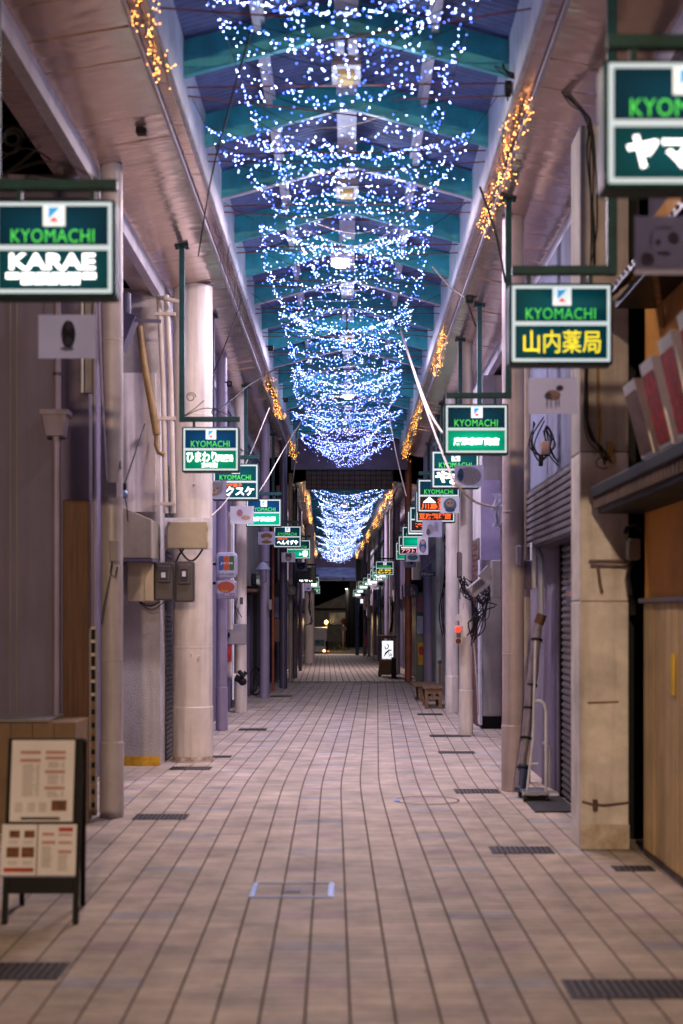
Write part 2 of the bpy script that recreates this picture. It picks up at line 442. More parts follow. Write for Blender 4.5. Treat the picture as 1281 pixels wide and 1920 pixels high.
def near_tiles():
    n = 0; rest = MB(); protos = {}
    k = 0
    while Y0 + k*TC < 31.1:
        y0 = Y0 + k*TC
        for j in range(-15, 14):
            xm = cx(y0)+(j+.5)*TW; u = VPX + F*xm/y0; v = HOR + F*EYE/(y0+TC)
            mi = tile_colour(j, k+1)
            if -40 < u < 1320 and v < 1935 and n < 300:
                if mi not in protos:
                    t = MB(); e=.002; h=.005; w=TW-.0092; d=TC-.0064
                    t.add([(-w/2,-d/2,-h),(w/2,-d/2,-h),(w/2,d/2,-h),(-w/2,d/2,-h),(-w/2+e,-d/2+e,0),(w/2-e,-d/2+e,0),(w/2-e,d/2-e,0),(-w/2+e,d/2-e,0)],
                          [(4,5,6,7),(0,1,5,4),(1,2,6,5),(2,3,7,6),(3,0,4,7)])
                    protos[mi] = t.mesh('paving_tile', TILES[mi])
                o = bpy.data.objects.new('paving_tile', protos[mi]); COL.objects.link(o); o.parent = floor
                o.location = (xm, y0+TC/2, 0); n += 1
            else: tile_geo(rest, j, y0, TC, mi)
        k += 1
    y = 37.6
    k = 0
    while y < 87.8:
        for j in range(-14, 14): tile_geo(rest, j, y, .32, 0, gap=.011, cg=.003)
        y += .32; k += 1
    tag(rest.build('paving_tiles', TILES, floor), kind='stuff')
near_tiles()

# drains: iron slot grates let into the paving
def drain(u0, u1, v0, v1, label, name='drain_grate', group='drain grates in the paving'):
    vm = (v0+v1)/2; D = F*EYE/(vm-HOR); d0 = F*EYE/(v1-HOR); d1 = F*EYE/(v0-HOR)
    x0, x1 = X(u0, D), X(u1, D)
    if d1-d0 < .10: d0, d1 = D-.07, D+.07
    t = thing(name, label, 'drain grate', ((x0+x1)/2, D, 0), group)
    f = MB(); w=.02
    f.box(x0,x1,d0,d0+w,-.01,.004); f.box(x0,x1,d1-w,d1,-.01,.004); f.box(x0,x0+w,d0+w,d1-w,-.01,.004); f.box(x1-w,x1,d0+w,d1-w,-.01,.004)
    f.build('rim', M_drain, t)
    f = MB(); f.box(x0+w,x1-w,d0+w,d1-w,-.004,.001); f.build('dark_pit', M_black, t)
    g = MB(); n = max(4, int((x1-x0)/.035)); s = (x1-x0-2*w)/n
    for i in range(n): g.box(x0+w+i*s+s*.2, x0+w+i*s+s*.7, d0+w, d1-w, .001, .0045)
    g.build('grating', mat('grate_bar', (.085,.075,.075), .45, metal=.4, var=.3, scale=15), t)
for a in [(1062,1300,1838,1873,'widest drain grate, at the foot of the tan panelled wall'),
          (-30,120,1806,1838,'drain grate in front of the menu board'),
          (920,1036,1588,1601,'drain grate on the open paving left of the stained pillar'),
          (252,352,1527,1537,'drain grate beside the foot of the nearest thin column'),
          (853,936,1480,1488,'drain grate left of the violet column base'),
          (320,396,1438,1444,'drain grate just in front of the stout cream column'),
          (822,890,1409,1413,'drain grate between violet column and red lamp column'),
          (806,882,1378,1382,'drain grate at the foot of the column with the red lamp'),
          (448,500,1366,1370,'drain grate right of the small violet column'),
          (388,434,1417,1421,'drain grate right of the stout cream column'),
          (783,830,1338,1341,'drain grate in front of the wooden bench'),
          (508,548,1304,1307,'drain grate beside the dark violet pole'),
          (1150,1225,1624,1634,'small drain grate below the black gap by the tan wall')]:
    drain(*a)
# access covers
t = thing('access_cover', 'square steel framed access cover inlaid with paving tiles', 'cover', (-.41, 7.72, 0))
x0, x1, d0, d1 = X(472,7.72), X(626,7.72), 7.50, 7.90
f = MB(); f.box(x0,x1,d0,d0+.012,-.01,.006); f.box(x0,x1,d1-.012,d1,-.01,.006)
f.box(x0,x0+.028,d0+.012,d1-.012,-.01,.006); f.box(x1-.028,x1,d0+.012,d1-.012,-.01,.006)
f.build('frame', M_blues, t)
f = MB(); f.box((x0+x1)/2-.045,(x0+x1)/2+.045,7.64,7.72,-.005,.004); f.build('name_plate', M_drain, t)
t = thing('access_cover', 'round access cover ring outlined in the paving near the violet column', 'cover', (X(801,11.4), 11.4, 0))
f = MB(); cxx, cy = X(801,11.4), 11.4
ring = []
for r0, r1 in ((.262,.244),):
    vs = []; n = 40
    for i in range(n):
        a = 2*math.pi*i/n
        vs += [(cxx+r0*math.cos(a), cy+r0*math.sin(a), .003), (cxx+r1*math.cos(a), cy+r1*math.sin(a), .003)]
    f.add(vs, [(2*i, 2*((i+1)%n), 2*((i+1)%n)+1, 2*i+1) for i in range(n)])
f.build('ring', M_drain, t)
f = MB(); f.box(cxx-.265,cxx-.22,cy-.06,cy+.06,-.004,.005); f.build('lifting_plate', M_blues, t)

# kerb and gutter between the two arcades
t = thing('kerb', 'dark brown kerb strip where the paving ends at the crossing street', 'kerb', (0,31.1,0))
f = MB(); f.box(-2.6,2.6,30.98,31.22,-.02,.006); f.build('kerb_stone', mat('kerb_stone', (.10,.055,.055), .7, var=.25), t)
for i in range(9):
    f = MB(); xx = -2.3+i*.52; f.box(xx,xx+.48,30.5,30.62,-.01,.0045); f.build('channel_cover', mat('channel_iron', (.09,.04,.05), .6, var=.2), t)

# ------------------------------------------------------------------ arcade roofs
ZI = EYE+3.376; ZO = EYE+3.27; XI = 1.222; XO = 1.84          # soffit inner edge, outer edge
ZS = ZI+.02; XW = 1.10; ZR = EYE+3.89; ZB = EYE+3.64; SL = .27
def arcade(name, label, y0, y1, axis, ctr, dz, corr, first_rafter, bay, pieces):
    root = thing(name, label, 'arcade roof', (axis(y0), y0, ZI+dz))
    A = lambda x, y, z: (axis(y)+ctr+x, y, z+dz)
    # soffits
    mod = .47; ny = int((y1-y0)/mod); pm = {}
    for sgn in (-1, 1):
        joined = MB()
        for i in range(ny):
            ya = y0+i*mod; yb = ya+mod-.006; sg = R.uniform(-.004,.004)
            b_ = MB() if pieces else joined
            a = A(sgn*XO, ya, ZO+sg); bb = A(sgn*XI, ya, ZI+sg); c = A(sgn*XI, yb, ZI-sg); d = A(sgn*XO, yb, ZO-sg)
            up = lambda p: (p[0], p[1], p[2]+.015)
            vs = [a,bb,c,d,up(a),up(bb),up(c),up(d)]
            b_.add(vs, [(0,1,2,3),(4,7,6,5),(0,4,5,1),(1,5,6,2),(2,6,7,3),(3,7,4,0)])
            a = A(sgn*(XI-.004), ya, ZS); bb = A(sgn*XW, ya, ZS+.005); c = A(sgn*XW, yb, ZS+.005); d = A(sgn*(XI-.004), yb, ZS)
            vs = [a,bb,c,d,up(a),up(bb),up(c),up(d)]
            b_.add(vs, [(0,1,2,3),(4,7,6,5),(0,4,5,1),(1,5,6,2),(2,6,7,3),(3,7,4,0)])
            if pieces: b_.build('soffit_panel', M_soff, root)
        if not pieces: tag(joined.build('soffit_panels', M_soff, root), kind='stuff')
        # backing above the panels, edge trim, gutter beam at the column line, clerestory wall
        b_ = MB(); b_.add([A(sgn*(XO+.25),y0,ZO+.03),A(sgn*XW,y0,ZI+.04),A(sgn*XW,y1,ZI+.04),A(sgn*(XO+.25),y1,ZO+.03)], [(0,1,2,3)])
        b_.build('soffit_backing', M_black, root)
        b_ = MB(); b_.beam(A(sgn*(XI+.0),y0,ZI-.012), A(sgn*(XI+.0),y1,ZI-.012), .022, .03); b_.build('edge_trim', M_lav, root)
        b_ = MB()
        for a0, a1, c0, c1 in ((XO-.01, XO+.07, ZO-.15, ZO+.02),):
            for yy0, yy1 in ((y0, y1),):
                vs = [A(sgn*a0,yy0,c0),A(sgn*a1,yy0,c0),A(sgn*a1,yy1,c0),A(sgn*a0,yy1,c0),A(sgn*a0,yy0,c1),A(sgn*a1,yy0,c1),A(sgn*a1,yy1,c1),A(sgn*a0,yy1,c1)]
                b_.add(vs, [(0,3,2,1),(4,5,6,7),(0,1,5,4),(1,2,6,5),(2,3,7,6),(3,0,4,7)])
        b_.build('gutter_beam', M_lav, root)
        b_ = MB(); b_.beam(A(sgn*(XO+.16),y0,ZO-.10), A(sgn*(XO+.16),y1,ZO-.10), .16, .012); b_.beam(A(sgn*(XO+.26),y0,ZO-.06), A(sgn*(XO+.26),y1,ZO-.06), .03, .08)
        b_.build('outer_flashing', M_soff, root)
        b_ = MB()
        vs = [A(sgn*XW,y0,ZS-.004),A(sgn*(XW+.03),y0,ZS-.004),A(sgn*(XW+.03),y1,ZS-.004),A(sgn*XW,y1,ZS-.004),A(sgn*XW,y0,ZR+.02),A(sgn*(XW+.03),y0,ZR+.02),A(sgn*(XW+.03),y1,ZR+.02),A(sgn*XW,y1,ZR+.02)]
        b_.add(vs, [(0,3,2,1),(4,5,6,7),(0,1,5,4),(1,2,6,5),(2,3,7,6),(3,0,4,7)])
        b_.build('clerestory_wall', M_white, root)
        # roof sheet
        b_ = MB(); per = .07; st = per/6 if corr else 1.0
        n = int((y1-y0)/st)+1; vs = []
        for i in range(n):
            y = min(y1, y0+i*st); w = .013*math.sin(2*math.pi*y/per) if corr else 0
            vs += [A(sgn*(XW+.03), y, ZR+w), A(sgn*.02, y, ZR+SL*(XW+.01)+w)]
        b_.add(vs, [(2*i,2*i+1,2*i+3,2*i+2) for i in range(n-1)])
        b_.build('roof_sheet', M_sheet, root, smooth=60 if corr else None)
        # purlins
        for xx in (.60,):
            b_ = MB(); zz = ZR+SL*(XW-xx)-.055
            b_.beam(A(sgn*xx,y0,zz), A(sgn*xx,y1,zz), .05, .08); b_.beam(A(sgn*(xx-.035),y0,zz+.03), A(sgn*(xx-.035),y1,zz+.03), .03, .02)
            b_.build('purlin', M_white, root)
    b_ = MB(); b_.beam(A(0,y0,ZR+SL*XW-.09), A(0,y1,ZR+SL*XW-.09), .16, .14); b_.build('ridge_beam', M_white, root)
    # rafters
    y = first_rafter; k = 0
    while y < y1-.1:
        b_ = MB(); t_ = .03; ap = SL*XW
        pts = [(-XW, ZB), (-.12, ZB+SL*(XW-.12)), (0, ZB+ap-.02), (.12, ZB+SL*(XW-.12)), (XW, ZB),
               (XW, ZR-.012), (0, ZR+ap-.03), (-XW, ZR-.012)]
        # web built of two halves
        vs = [A(x, y, z) for x, z in pts] + [A(x, y+t_, z) for x, z in pts]
        fs = [(0,1,2,6,7),(2,3,4,5,6),(15,14,10,9,8),(14,13,12,11,10)]
        n = 8
        fs += [(i, n+i, n+(i+1)%n, (i+1)%n) for i in range(n)]
        b_.add(vs, fs)
        rf = b_.build('rafter', M_teal, root)
        fl = MB()
        for sgn in (-1,1):
            fl.beam(A(sgn*XW,y+.015,ZB-.006), A(sgn*.03,y+.015,ZB+SL*(XW-.03)-.006), .05, .010)
        fl.build('bottom_flange', M_lav if k % 3 == 0 else M_teal, rf)
        if pieces:
            br = MB()
            for sgn in (-1,1): br.box(*sorted((axis(y)+ctr+sgn*.03, axis(y)+ctr+sgn*.62)), y+.1, y+.13, ZR+dz+SL*.5-.02, ZR+dz+SL*.5+.02)
            br.build('collar_strut', M_white, rf)
            # tie rods
            rd = MB(); zz = ZB-.01
            rd.tube([A(-XW,y+.2,zz), A(XW,y+.2,zz+.03)], .006, 5)
            s_ = 1 if k % 2 else -1
            rd.tube([A(s_*XW,y+.25,ZB-.05), A(-s_*XW*.2,y+bay*.9,ZB+.16)], .006, 5)
            rd.tube([A(-s_*XW,y+.22,ZB-.06), A(-s_*XW*.3,y+bay*.55,ZB+.12)], .006, 5)
            rd.build('tie_rod', M_rod, rf)
        y += bay; k += 1
    return root

A1 = arcade('arcade_roof', 'gabled arcade roof on teal rafters nearest the viewer', 3.0, 30.6, lambda y: 0.0, -.02, 0, True, 3.9, 1.43, True)
A2 = arcade('arcade_roof', 'second gabled arcade roof beyond the crossing street', 36.6, 88, arc2, 0.0, 0, False, 37.0, 1.43, False)

# end wall and hanging screen of the first arcade
t = thing('end_wall', 'violet gable wall closing the end of the nearer arcade roof', 'wall', (0,30.6,ZI))
f = MB(); f.poly([(-1.25,ZI-.28),(1.25,ZI-.28),(1.25,ZR),(0,ZR+.32),(-1.25,ZR)], 30.62, 30.70); f.build('gable_sheet', M_viol, t)
t = thing('screen_panel', 'dark brown gridded screen hanging under the violet gable wall', 'screen', (0,30.5,4.6))
f = MB(); f.box(-.93,.93,30.66,30.69,4.17,4.58); f.build('backing', M_net, t)
g = MB()
for i in range(17): g.box(-.93+i*.116-.006,-.93+i*.116+.006,30.64,30.658,4.17,4.58)
for i in range(5): g.box(-.93,.93,30.625,30.638,4.17+i*.1-.005,4.17+i*.1+.005)
g.build('grid', M_black, t)
# far mural panel
xc = arc2(87)
t = thing('mural_panel', 'blue painted mural board with waves over the far arcade exit', 'mural', (xc,87,3.5))
f = MB(); f.box(xc-1.35,xc+1.25,87.0,87.1,Z(1089,87),Z(1063,87)); f.build('board', M_blue_s, t)
mm = mat('mural_waves', (.22,.36,.75), .6, var=.2, scale=1.0, col2=(.06,.10,.34), aniso=(1.2,1,9))
f = MB(); f.box(xc-1.3,xc+1.2,86.97,86.995,Z(1083,87),Z(1064,87)); f.build('wave_painting', mm, t)
f = MB()
for i in range(60): bx = xc-1.25+R.random()*2.4; f.box(bx,bx+.03,86.95,86.968,Z(1088,87),Z(1084,87)+R.random()*.08)
f.build('painted_crowd', mat('mural_figures', (.10,.09,.16), .7, var=.4, scale=20), t)
t = thing('end_wall', 'violet gable sheet closing the far end of the second arcade', 'wall', (xc,87.2,4.9))
f = MB(); f.poly([(xc-1.35,Z(1063,87)+.01),(xc+1.25,Z(1063,87)+.01),(xc+1.25,ZR),(xc,ZR+.3),(xc-1.35,ZR)], 87.12, 87.2); f.build('gable_sheet', M_viol, t)

# ceiling lamps on the ridge
LAMPC = (1.0, .80, .86)
def ridge_lamp(y, x, z, watts, label, col=LAMPC, lit=True, dim=False, globe=False, up=0):
    t = thing('ceiling_lamp', label, 'ceiling lamp', (x,y,z), 'ceiling lamps along the ridge')
    f = MB(); f.box(x-.10,x+.10,y-.18,y+.18,z+.05,z+.12); f.cyl(x,y,z+.12,ZR+.14,.015,8); f.build('housing', M_boxg if dim else M_white, t, bevel=.006)
    f = MB(); f.box(x-.055,x+.055,y-.10,y+.10,z+.015,z+.052); f.build('diffuser', (glow('lamp_dim', (1,.66,.28), .30, 'NONE', (.12,.09,.04)) if dim else glow('lamp_lit', (1,.88,.74), 9.0, 'NONE')) if lit else mat('lamp_unlit', (.55,.45,.22), .4), t, bevel=.01)
    if lit and watts:
        l = bpy.data.lights.new('lamp_light', 'POINT' if globe else 'AREA')
        if globe: l.shadow_soft_size = .12
        else: l.shape = 'RECTANGLE'; l.size = .3; l.size_y = .4
        l.energy = watts; l.color = col
        if up:                                                # added bluish point light under the lamp to brighten the roof
            l2 = bpy.data.lights.new('roof_fill', 'POINT'); l2.energy = up; l2.color = (.66,.76,1.0); l2.shadow_soft_size = .08
            o2 = bpy.data.objects.new('roof_fill', l2); COL.objects.link(o2); o2.location = (x, y, z-.20)
            o2.parent = t; o2.matrix_parent_inverse = Matrix.Translation(-Vector(t.location))
        o = bpy.data.objects.new('lamp_light', l); COL.objects.link(o); o.location = (x, y, z)
        o.parent = t; o.matrix_parent_inverse = Matrix.Translation(-Vector(t.location))
ridge_lamp(-7.0, .15, EYE+2.9, 4900, 'added unseen lamp behind the viewer for front light', (1,.68,.42), globe=True)  # added warm lamp out of view, lights surfaces that face the camera
ridge_lamp(5.6, -.03, EYE+3.5, LAMP_W*.03, 'ceiling lamp on the ridge above the nearest signs', (1,.72,.50), up=13)
ridge_lamp(9.7, -.02, EYE+3.62, LAMP_W*.12, 'dim yellow ceiling lamp in the nearest visible bay', (1,.76,.58), dim=True, up=13)
ridge_lamp(12.4, -.02, EYE+3.62, LAMP_W*.42, 'dim yellow ceiling lamp between nearest bright lamp and viewer', (1,.77,.82), dim=True, up=13)
ridge_lamp(14.6, -.09, EYE+3.55, LAMP_W*.34, 'nearest bright ceiling lamp glowing among the blue lights', (.90,.78,1), up=16)
ridge_lamp(23.6, -.02, EYE+3.55, LAMP_W*.03, 'second bright ceiling lamp before the brown screen', (1,.80,.90), up=20)
ridge_lamp(19.0, -.03, EYE+3.62, LAMP_W*.55, 'dim ceiling lamp half hidden by lights between the two bright ones', (.90,.76,1), dim=True, up=16)
ridge_lamp(28.5, -.03, EYE+3.62, 1, 'dim ceiling lamp just before the brown screen', (1,.80,.90), dim=True, up=12)
ridge_lamp(47.0, arc2(47), EYE+3.5, LAMP_W*.75, 'lit ceiling lamp at the start of the second arcade')
ridge_lamp(81.0, arc2(81), EYE+3.5, LAMP_W*.9, 'lit ceiling lamp near the far arcade exit', up=60)  # stronger added fill here, brightens the mural and gable

# ------------------------------------------------------------------ strings of lights
B_mats = [glow('bulb_white', (.36,.42,1.0), BULB_S), glow('bulb_blue', (.06,.15,1.0), BULB_S*.42), glow('bulb_pale', (.20,.30,1.0), BULB_S*.9)]
B_far = [glow('bulb_far_white', (.62,.70,1.0), BULB_S*.36), glow('bulb_far_blue', (.06,.18,1.0), BULB_S*.18), glow('bulb_far_pale', (.34,.48,1.0), BULB_S*.24)]
OCT = [(1,0,0),(-1,0,0),(0,1,0),(0,-1,0),(0,0,1),(0,0,-1)]
OCF = [(0,2,4),(2,1,4),(1,3,4),(3,0,4),(2,0,5),(1,2,5),(3,1,5),(0,3,5)]
def bulb(mb, p, r, mi): mb.add([(p[0]+q[0]*r,p[1]+q[1]*r,p[2]+q[2]*r) for q in OCT], OCF, mi)
def light_net(y0, L, n, axis, label, w0=.86, r=.0030, ztop=EYE+3.46, sag=.20, tilt=0.0, narrow=.52, mats=None):
    t = thing('light_net', label, 'light net', (axis(y0), y0, ztop), 'nets of blue and white fairy lights')
    bl = MB(); cb = MB(); ph = R.uniform(0, 6.28); sk = R.uniform(-.12, .12)
    def surf(s, q):                                           # s along the street, q across -1..1
        w = w0*(1-narrow*s**1.4)*(1+.10*math.sin(5*s+ph))
        z = ztop - sag*(1-abs(q)**1.7)*(1-.25*s) - .10*s + tilt*q*.10 + .035*math.sin(4*s+q*3+ph)
        return (axis(y0)+w*q+sk*s+tilt*.10*s, y0+L*s+tilt*.35*q*(1-s)+.10*math.sin(2.3*q+ph), z)
    rows = 11
    for i in range(rows):                                     # wires across, bulbs strung on them
        s = i/(rows-1)
        cb.tube([surf(s, -1+2*k/10) for k in range(11)], .0022, 4, caps=False)
    m = int(n*.46)
    for k in range(m):
        s = min(1, R.random()**.95); q = R.uniform(-1, 1); p = surf(s, q)
        p = (p[0]+R.gauss(0,.035), p[1]+R.gauss(0,.08), p[2]-abs(R.gauss(0,.07)))
        c = R.random(); bulb(bl, p, r*R.uniform(.75,1.15), 0 if c < .42 else (1 if c < .72 else 2))
    for s0, fr in ((0.0,.14),(.12,.06),(.35,.05),(.6,.04)):   # strings that hang denser
        m = int(n*fr)
        for k in range(m):
            q = -1+2*(k+R.random())/m; p = surf(min(1,max(0,s0+R.gauss(0,.012))), q)
            c = R.random(); bulb(bl, (p[0], p[1], p[2]-abs(R.gauss(0,.02))), r*R.uniform(.75,1.15), 0 if c < .42 else (1 if c < .72 else 2))
    for q in (-1, 1):
        cb.tube([surf(k/10, q) for k in range(11)], .0028, 4, caps=False)
        for k in range(int(n*.05)):
            p = surf(R.random(), q*(1-.1*R.random())); c = R.random()
            bulb(bl, (p[0], p[1], p[2]-.02*R.random()), r*R.uniform(.75,1.15), 0 if c < .45 else (1 if c < .75 else 2))
        p = surf(0, q); cb.tube([p, (axis(y0)+q*XW*.98, y0-.1, ZB)], .0028, 4, caps=False)
    tag(cb.build('wire', M_cable, t), kind='stuff')
    tag(bl.build('bulbs', mats or B_mats, t), kind='stuff')
a1 = lambda y: -.035
names = ['nearest net of fairy lights, cut off by the top of the picture', 'second net of fairy lights, spreading below the nearest dim lamp',
 'third net of fairy lights, above the nearest bright lamp', 'fourth net of fairy lights, narrowing just past the nearest bright lamp',
 'fifth net of fairy lights, with the bright crescent edge beside the white ropes', 'sixth net of fairy lights, around the second bright lamp',
 'seventh net of fairy lights, just before the brown screen', 'eighth net of fairy lights, low in front of the violet gable wall']
for i, (y, L, n, tl) in enumerate([(5.2,3.2,860,.9),(7.7,3.5,1060,-1.0),(10.1,3.7,1150,.9),(12.7,4.5,1250,-.4),(16.3,5.0,1450,.5),(20.2,4.9,1400,-.2),(24.0,4.3,1150,.3),(27.2,3.2,1000,0)]):
    light_net(y, L, n, a1, names[i], tilt=tl)
far_ord = ['first','second','third','fourth','fifth','sixth','seventh','eighth','ninth','tenth']
for i in range(8):
    light_net(38.4+i*6.0, 6.8, 760 if i < 5 else 600, arc2, far_ord[i]+' net of fairy lights beyond the crossing street', tilt=R.uniform(-.5,.5), r=.0062, w0=.95, sag=.27, narrow=.40, mats=B_far)

A_mat = [glow('bulb_amber', (1.0,.36,.06), AMBER_S), glow('bulb_gold', (1.0,.50,.13), AMBER_S)]
def amber(side, ya, yb, n, label, axis=lambda y: 0.0, r=.0034, lit=True, drop=.22):
    y = (ya+yb)/2; t = thing('amber_light_cluster', label, 'light cluster', (axis(y)+side*(XI-.06),y,ZI), 'amber light clusters on the soffit edges')
    b_ = MB(); w = MB(); L_ = yb-ya; n = int(n*1.4); strands = max(6, n//9)
    for s_ in range(strands):
        f_ = (s_+R.random())/strands; py = ya+L_*f_
        px = axis(py)+side*(XI-.07)+R.gauss(0,.035)
        ln = drop*R.uniform(.4,1.15)*(.45+.9*math.sin(math.pi*f_)); z0 = ZI+.03
        w.tube([(px,py,z0),(px+R.gauss(0,.02),py+R.gauss(0,.05),z0-ln*.5),(px+R.gauss(0,.03),py+R.gauss(0,.05),z0-ln)], .0022, 4, caps=False)
        for i in range(max(1, n//strands)):
            bulb(b_, (px+R.gauss(0,.02), py+R.gauss(0,.06), z0-ln*R.random()), r*R.uniform(.8,1.2), 0 if R.random()<.6 else 1)
    pts = [(axis(ya+L_*k/12)+side*(XI-.05)+R.gauss(0,.02), ya+L_*k/12, ZI+.02-abs(R.gauss(0,.03))) for k in range(13)]
    w.tube(pts, .003, 4, caps=False)
    tag(w.build('wire', M_cable, t), kind='stuff')
    if lit: tag(b_.build('bulbs', A_mat, t), kind='stuff')
amber(-1, 7.5, 8.8, 60, 'amber light cluster at the top left on the soffit edge')
amber(1, 9.2, 12.5, 170, 'largest amber light cluster, long on the right soffit edge', drop=.26)
amber(1, 17.0, 19.8, 100, 'amber light cluster beside the top of the white ropes')
amber(1, 23.2, 26.0, 90, 'amber light cluster above the upper right signs')
amber(1, 27.2, 30.4, 90, 'amber light cluster right of the brown screen')
amber(-1, 20.5, 24.6, 120, 'amber light cluster on the left soffit edge level with the second bright lamp')
amber(-1, 28.0, 30.4, 60, 'amber light cluster left of the brown screen')
amber(-1, 12.4, 15.6, 120, 'unlit tangle of light strings on the left soffit edge', lit=False, drop=.3)
for i, (y, s_) in enumerate([(38,1),(43.5,1),(50,1),(58,1),(67,1),(78,1),(40,-1),(48,-1),(60,-1),(76,-1)]):
    amber(s_, y, y+2.6+y*.02, 80, far_ord[[0,1,2,3,4,5,0,1,2,3][i]]+' amber light cluster along the '+('right' if s_>0 else 'left')+' edge of the second arcade', axis=arc2, r=.0048, drop=.28)

# ------------------------------------------------------------------ hanging shop signs
def soffit_z(x): return ZO + .17*(XO-min(XO, abs(x)))
def ctx(b_, D): return b_
def shop_sign(x0, D, ztop, label, lines, upper=G_navy, lower=G_grn, w=.518, h=.408, post='out', title=True, lit=True, small=False, scroll=False, mid=.50):
    """lines: list of (text or int, fx0, fx1, fz0, fz1, material, offset) in fractions of the lower panel"""
    side = 1 if x0+w/2 > (0 if D < 36 else arc2(D)) else -1
    x1 = x0+w; zb = ztop-h; dep = .13
    t = thing('shop_sign', label, 'shop sign', (x0+w/2, D, ztop), 'hanging shop signs along the arcade')
    f = MB(); f.box(x0,x1,D,D+dep,zb,ztop); f.build('housing', M_tealdk, t, bevel=.012)
    fw = .016; e = .014; yf = D-.006
    f = MB()
    zm0 = zb+h*mid-.011; zm1 = zm0+.022
    f.box(x0+e,x1-e,yf,D+.004,ztop-e-fw,ztop-e); f.box(x0+e,x1-e,yf,D+.004,zb+e,zb+e+fw)
    f.box(x0+e,x0+e+fw,yf,D+.004,zb+e+fw,ztop-e-fw); f.box(x1-e-fw,x1-e,yf,D+.004,zb+e+fw,ztop-e-fw)
    f.box(x0+e+fw,x1-e-fw,yf,D+.004,zm0,zm1)
    f.build('frame', G_frame if lit else M_dimw, t, bevel=.004)
    xa, xb = x0+e+fw, x1-e-fw; za, zc = zb+e+fw, ztop-e-fw
    f = MB(); f.quad((xa,D-.002,zm1),(xb,D-.002,zm1),(xb,D-.002,zc),(xa,D-.002,zc)); f.build('upper_panel', upper if lit else M_dim, t)
    f = MB(); f.quad((xa,D-.002,za),(xb,D-.002,za),(xb,D-.002,zm0),(xa,D-.002,zm0)); f.build('lower_panel', lower if lit else M_dim, t)
    pw, ph = xb-xa, zc-zm1
    if title:
        es = .092; ex = x0+w*.5-es/2+.004; ez = zc-es*.92
        f = MB(); f.box(ex,ex+es,D-.005,D-.0025,ez,ez+es*.98); em = f.build('emblem', G_emw if lit else M_dimw, t, bevel=.0)
        f = MB(); k = es
        f.add([(ex+k*.25,D-.0065,ez+k*.85),(ex+k*.25,D-.0065,ez+k*.30),(ex+k*.78,D-.0065,ez+k*.85)], [(0,1,2)], 0)
        f.add([(ex+k*.28,D-.0065,ez+k*.20),(ex+k*.72,D-.0065,ez+k*.20),(ex+k*.50,D-.0065,ez+k*.42)], [(0,1,2)], 1)
        f.build('emblem_mark', [G_emb, G_emr], em)
        f = MB(); put_text(f, 'KYOMACHI', xa+pw*.115, xb-pw*.125, zm1+.010, zm1+.066, D-.0045, .002, 0, 1.06); f.build('town_lettering', G_green if lit else M_dimw, t)
    lh = zm0-za; mts = []; f = MB()
    for body, a, b_, c, d, m_, off in lines:
        if m_ not in mts: mts.append(m_)
        if isinstance(body, int): bars(f, xa+pw*a, xa+pw*b_, za+lh*c, za+lh*d, D-.0045, body, mts.index(m_))
        elif body == '^': f.add([(xa+pw*a,D-.0045,za+lh*c),(xa+pw*b_,D-.0045,za+lh*c),(xa+pw*(a+b_)/2,D-.0045,za+lh*d)], [(0,1,2)], mts.index(m_))
        else: put_text(f, body, xa+pw*a, xa+pw*b_, za+lh*c, za+lh*d, D-.0045, off, mts.index(m_))
    if f.v: f.build('shop_lettering', mts, t)
    # hanging frame
    zbar = ztop+.075
    f = MB(); f.box(x0+.02,x1+.0,D+.04,D+.085,zbar-.022,zbar+.022); f.build('crossbar', M_tealdk, t, bevel=.004)
    for fx in (.2,.8):
        f = MB(); f.box(x0+w*fx-.011,x0+w*fx+.011,D+.05,D+.075,ztop-.002,zbar-.02); f.build('hanger', M_tealdk, t)
    if post:
        xp = (x1+.005 if side > 0 else x0-.005) if post == 'out' else (x0+.005 if side > 0 else x1-.005)
        if post == 'mid': xp = x0+w*.5
        zs = soffit_z(xp if D < 36 else xp-arc2(D))-.004
        f = MB(); f.box(xp-.024,xp+.024,D+.038,D+.088,zbar-.023,zs-.012); po = f.build('post', M_tealdk, t, bevel=.004)
        f = MB(); f.box(xp-.062,xp+.062,D+.0,D+.126,zs-.014,zs); 
        for sx in (-.052,.052): f.cyl(xp+sx,D+.063,zs-.03,zs-.012,.010,6)
        f.build('ceiling_plate', M_tealdk, po)
        if scroll:
            f = MB(); s_ = -1 if xp > x0+w/2 else 1
            for (cx_, cz_, r0, turns) in ((xp+s_*.08, zbar+.20, .045, 1.4), (xp+s_*.30, zbar+.065, .038, 1.5)):
                pts = [(cx_+s_*r0*(1-.55*k/24)*math.cos(2*math.pi*turns*k/24), D+.06, cz_+r0*(1-.55*k/24)*math.sin(2*math.pi*turns*k/24)) for k in range(25)]
                f.tube(pts, .004, 5)
            f.tube([(xp+s_*.02,D+.06,zbar+.03),(xp+s_*.12,D+.06,zbar+.10),(xp+s_*.20,D+.06,zbar+.17)], .004, 5)
            f.tube([(xp+s_*(.03+.4*k/10),D+.06,zbar+.03+.07*math.sin(math.pi*k/10)) for k in range(11)], .004, 5)
            f.build('scrollwork', M_cable, t)
    return t
W = G_white
def S(u, v, D, label, lines, **k): return shop_sign(X(u, D), D, Z(v, D), label, lines, **k)
S(-16,373,5.95,'KYOMACHI sign reading KARAE in white, cut by the left picture edge',
  [('KARAE',.10,.885,.50,.92,W,.05),(6,.06,.90,.26,.42,W,0),(3,.20,.55,.12,.24,W,0),(2,.56,.75,.12,.24,W,0)], lower=G_tealp, scroll=True)
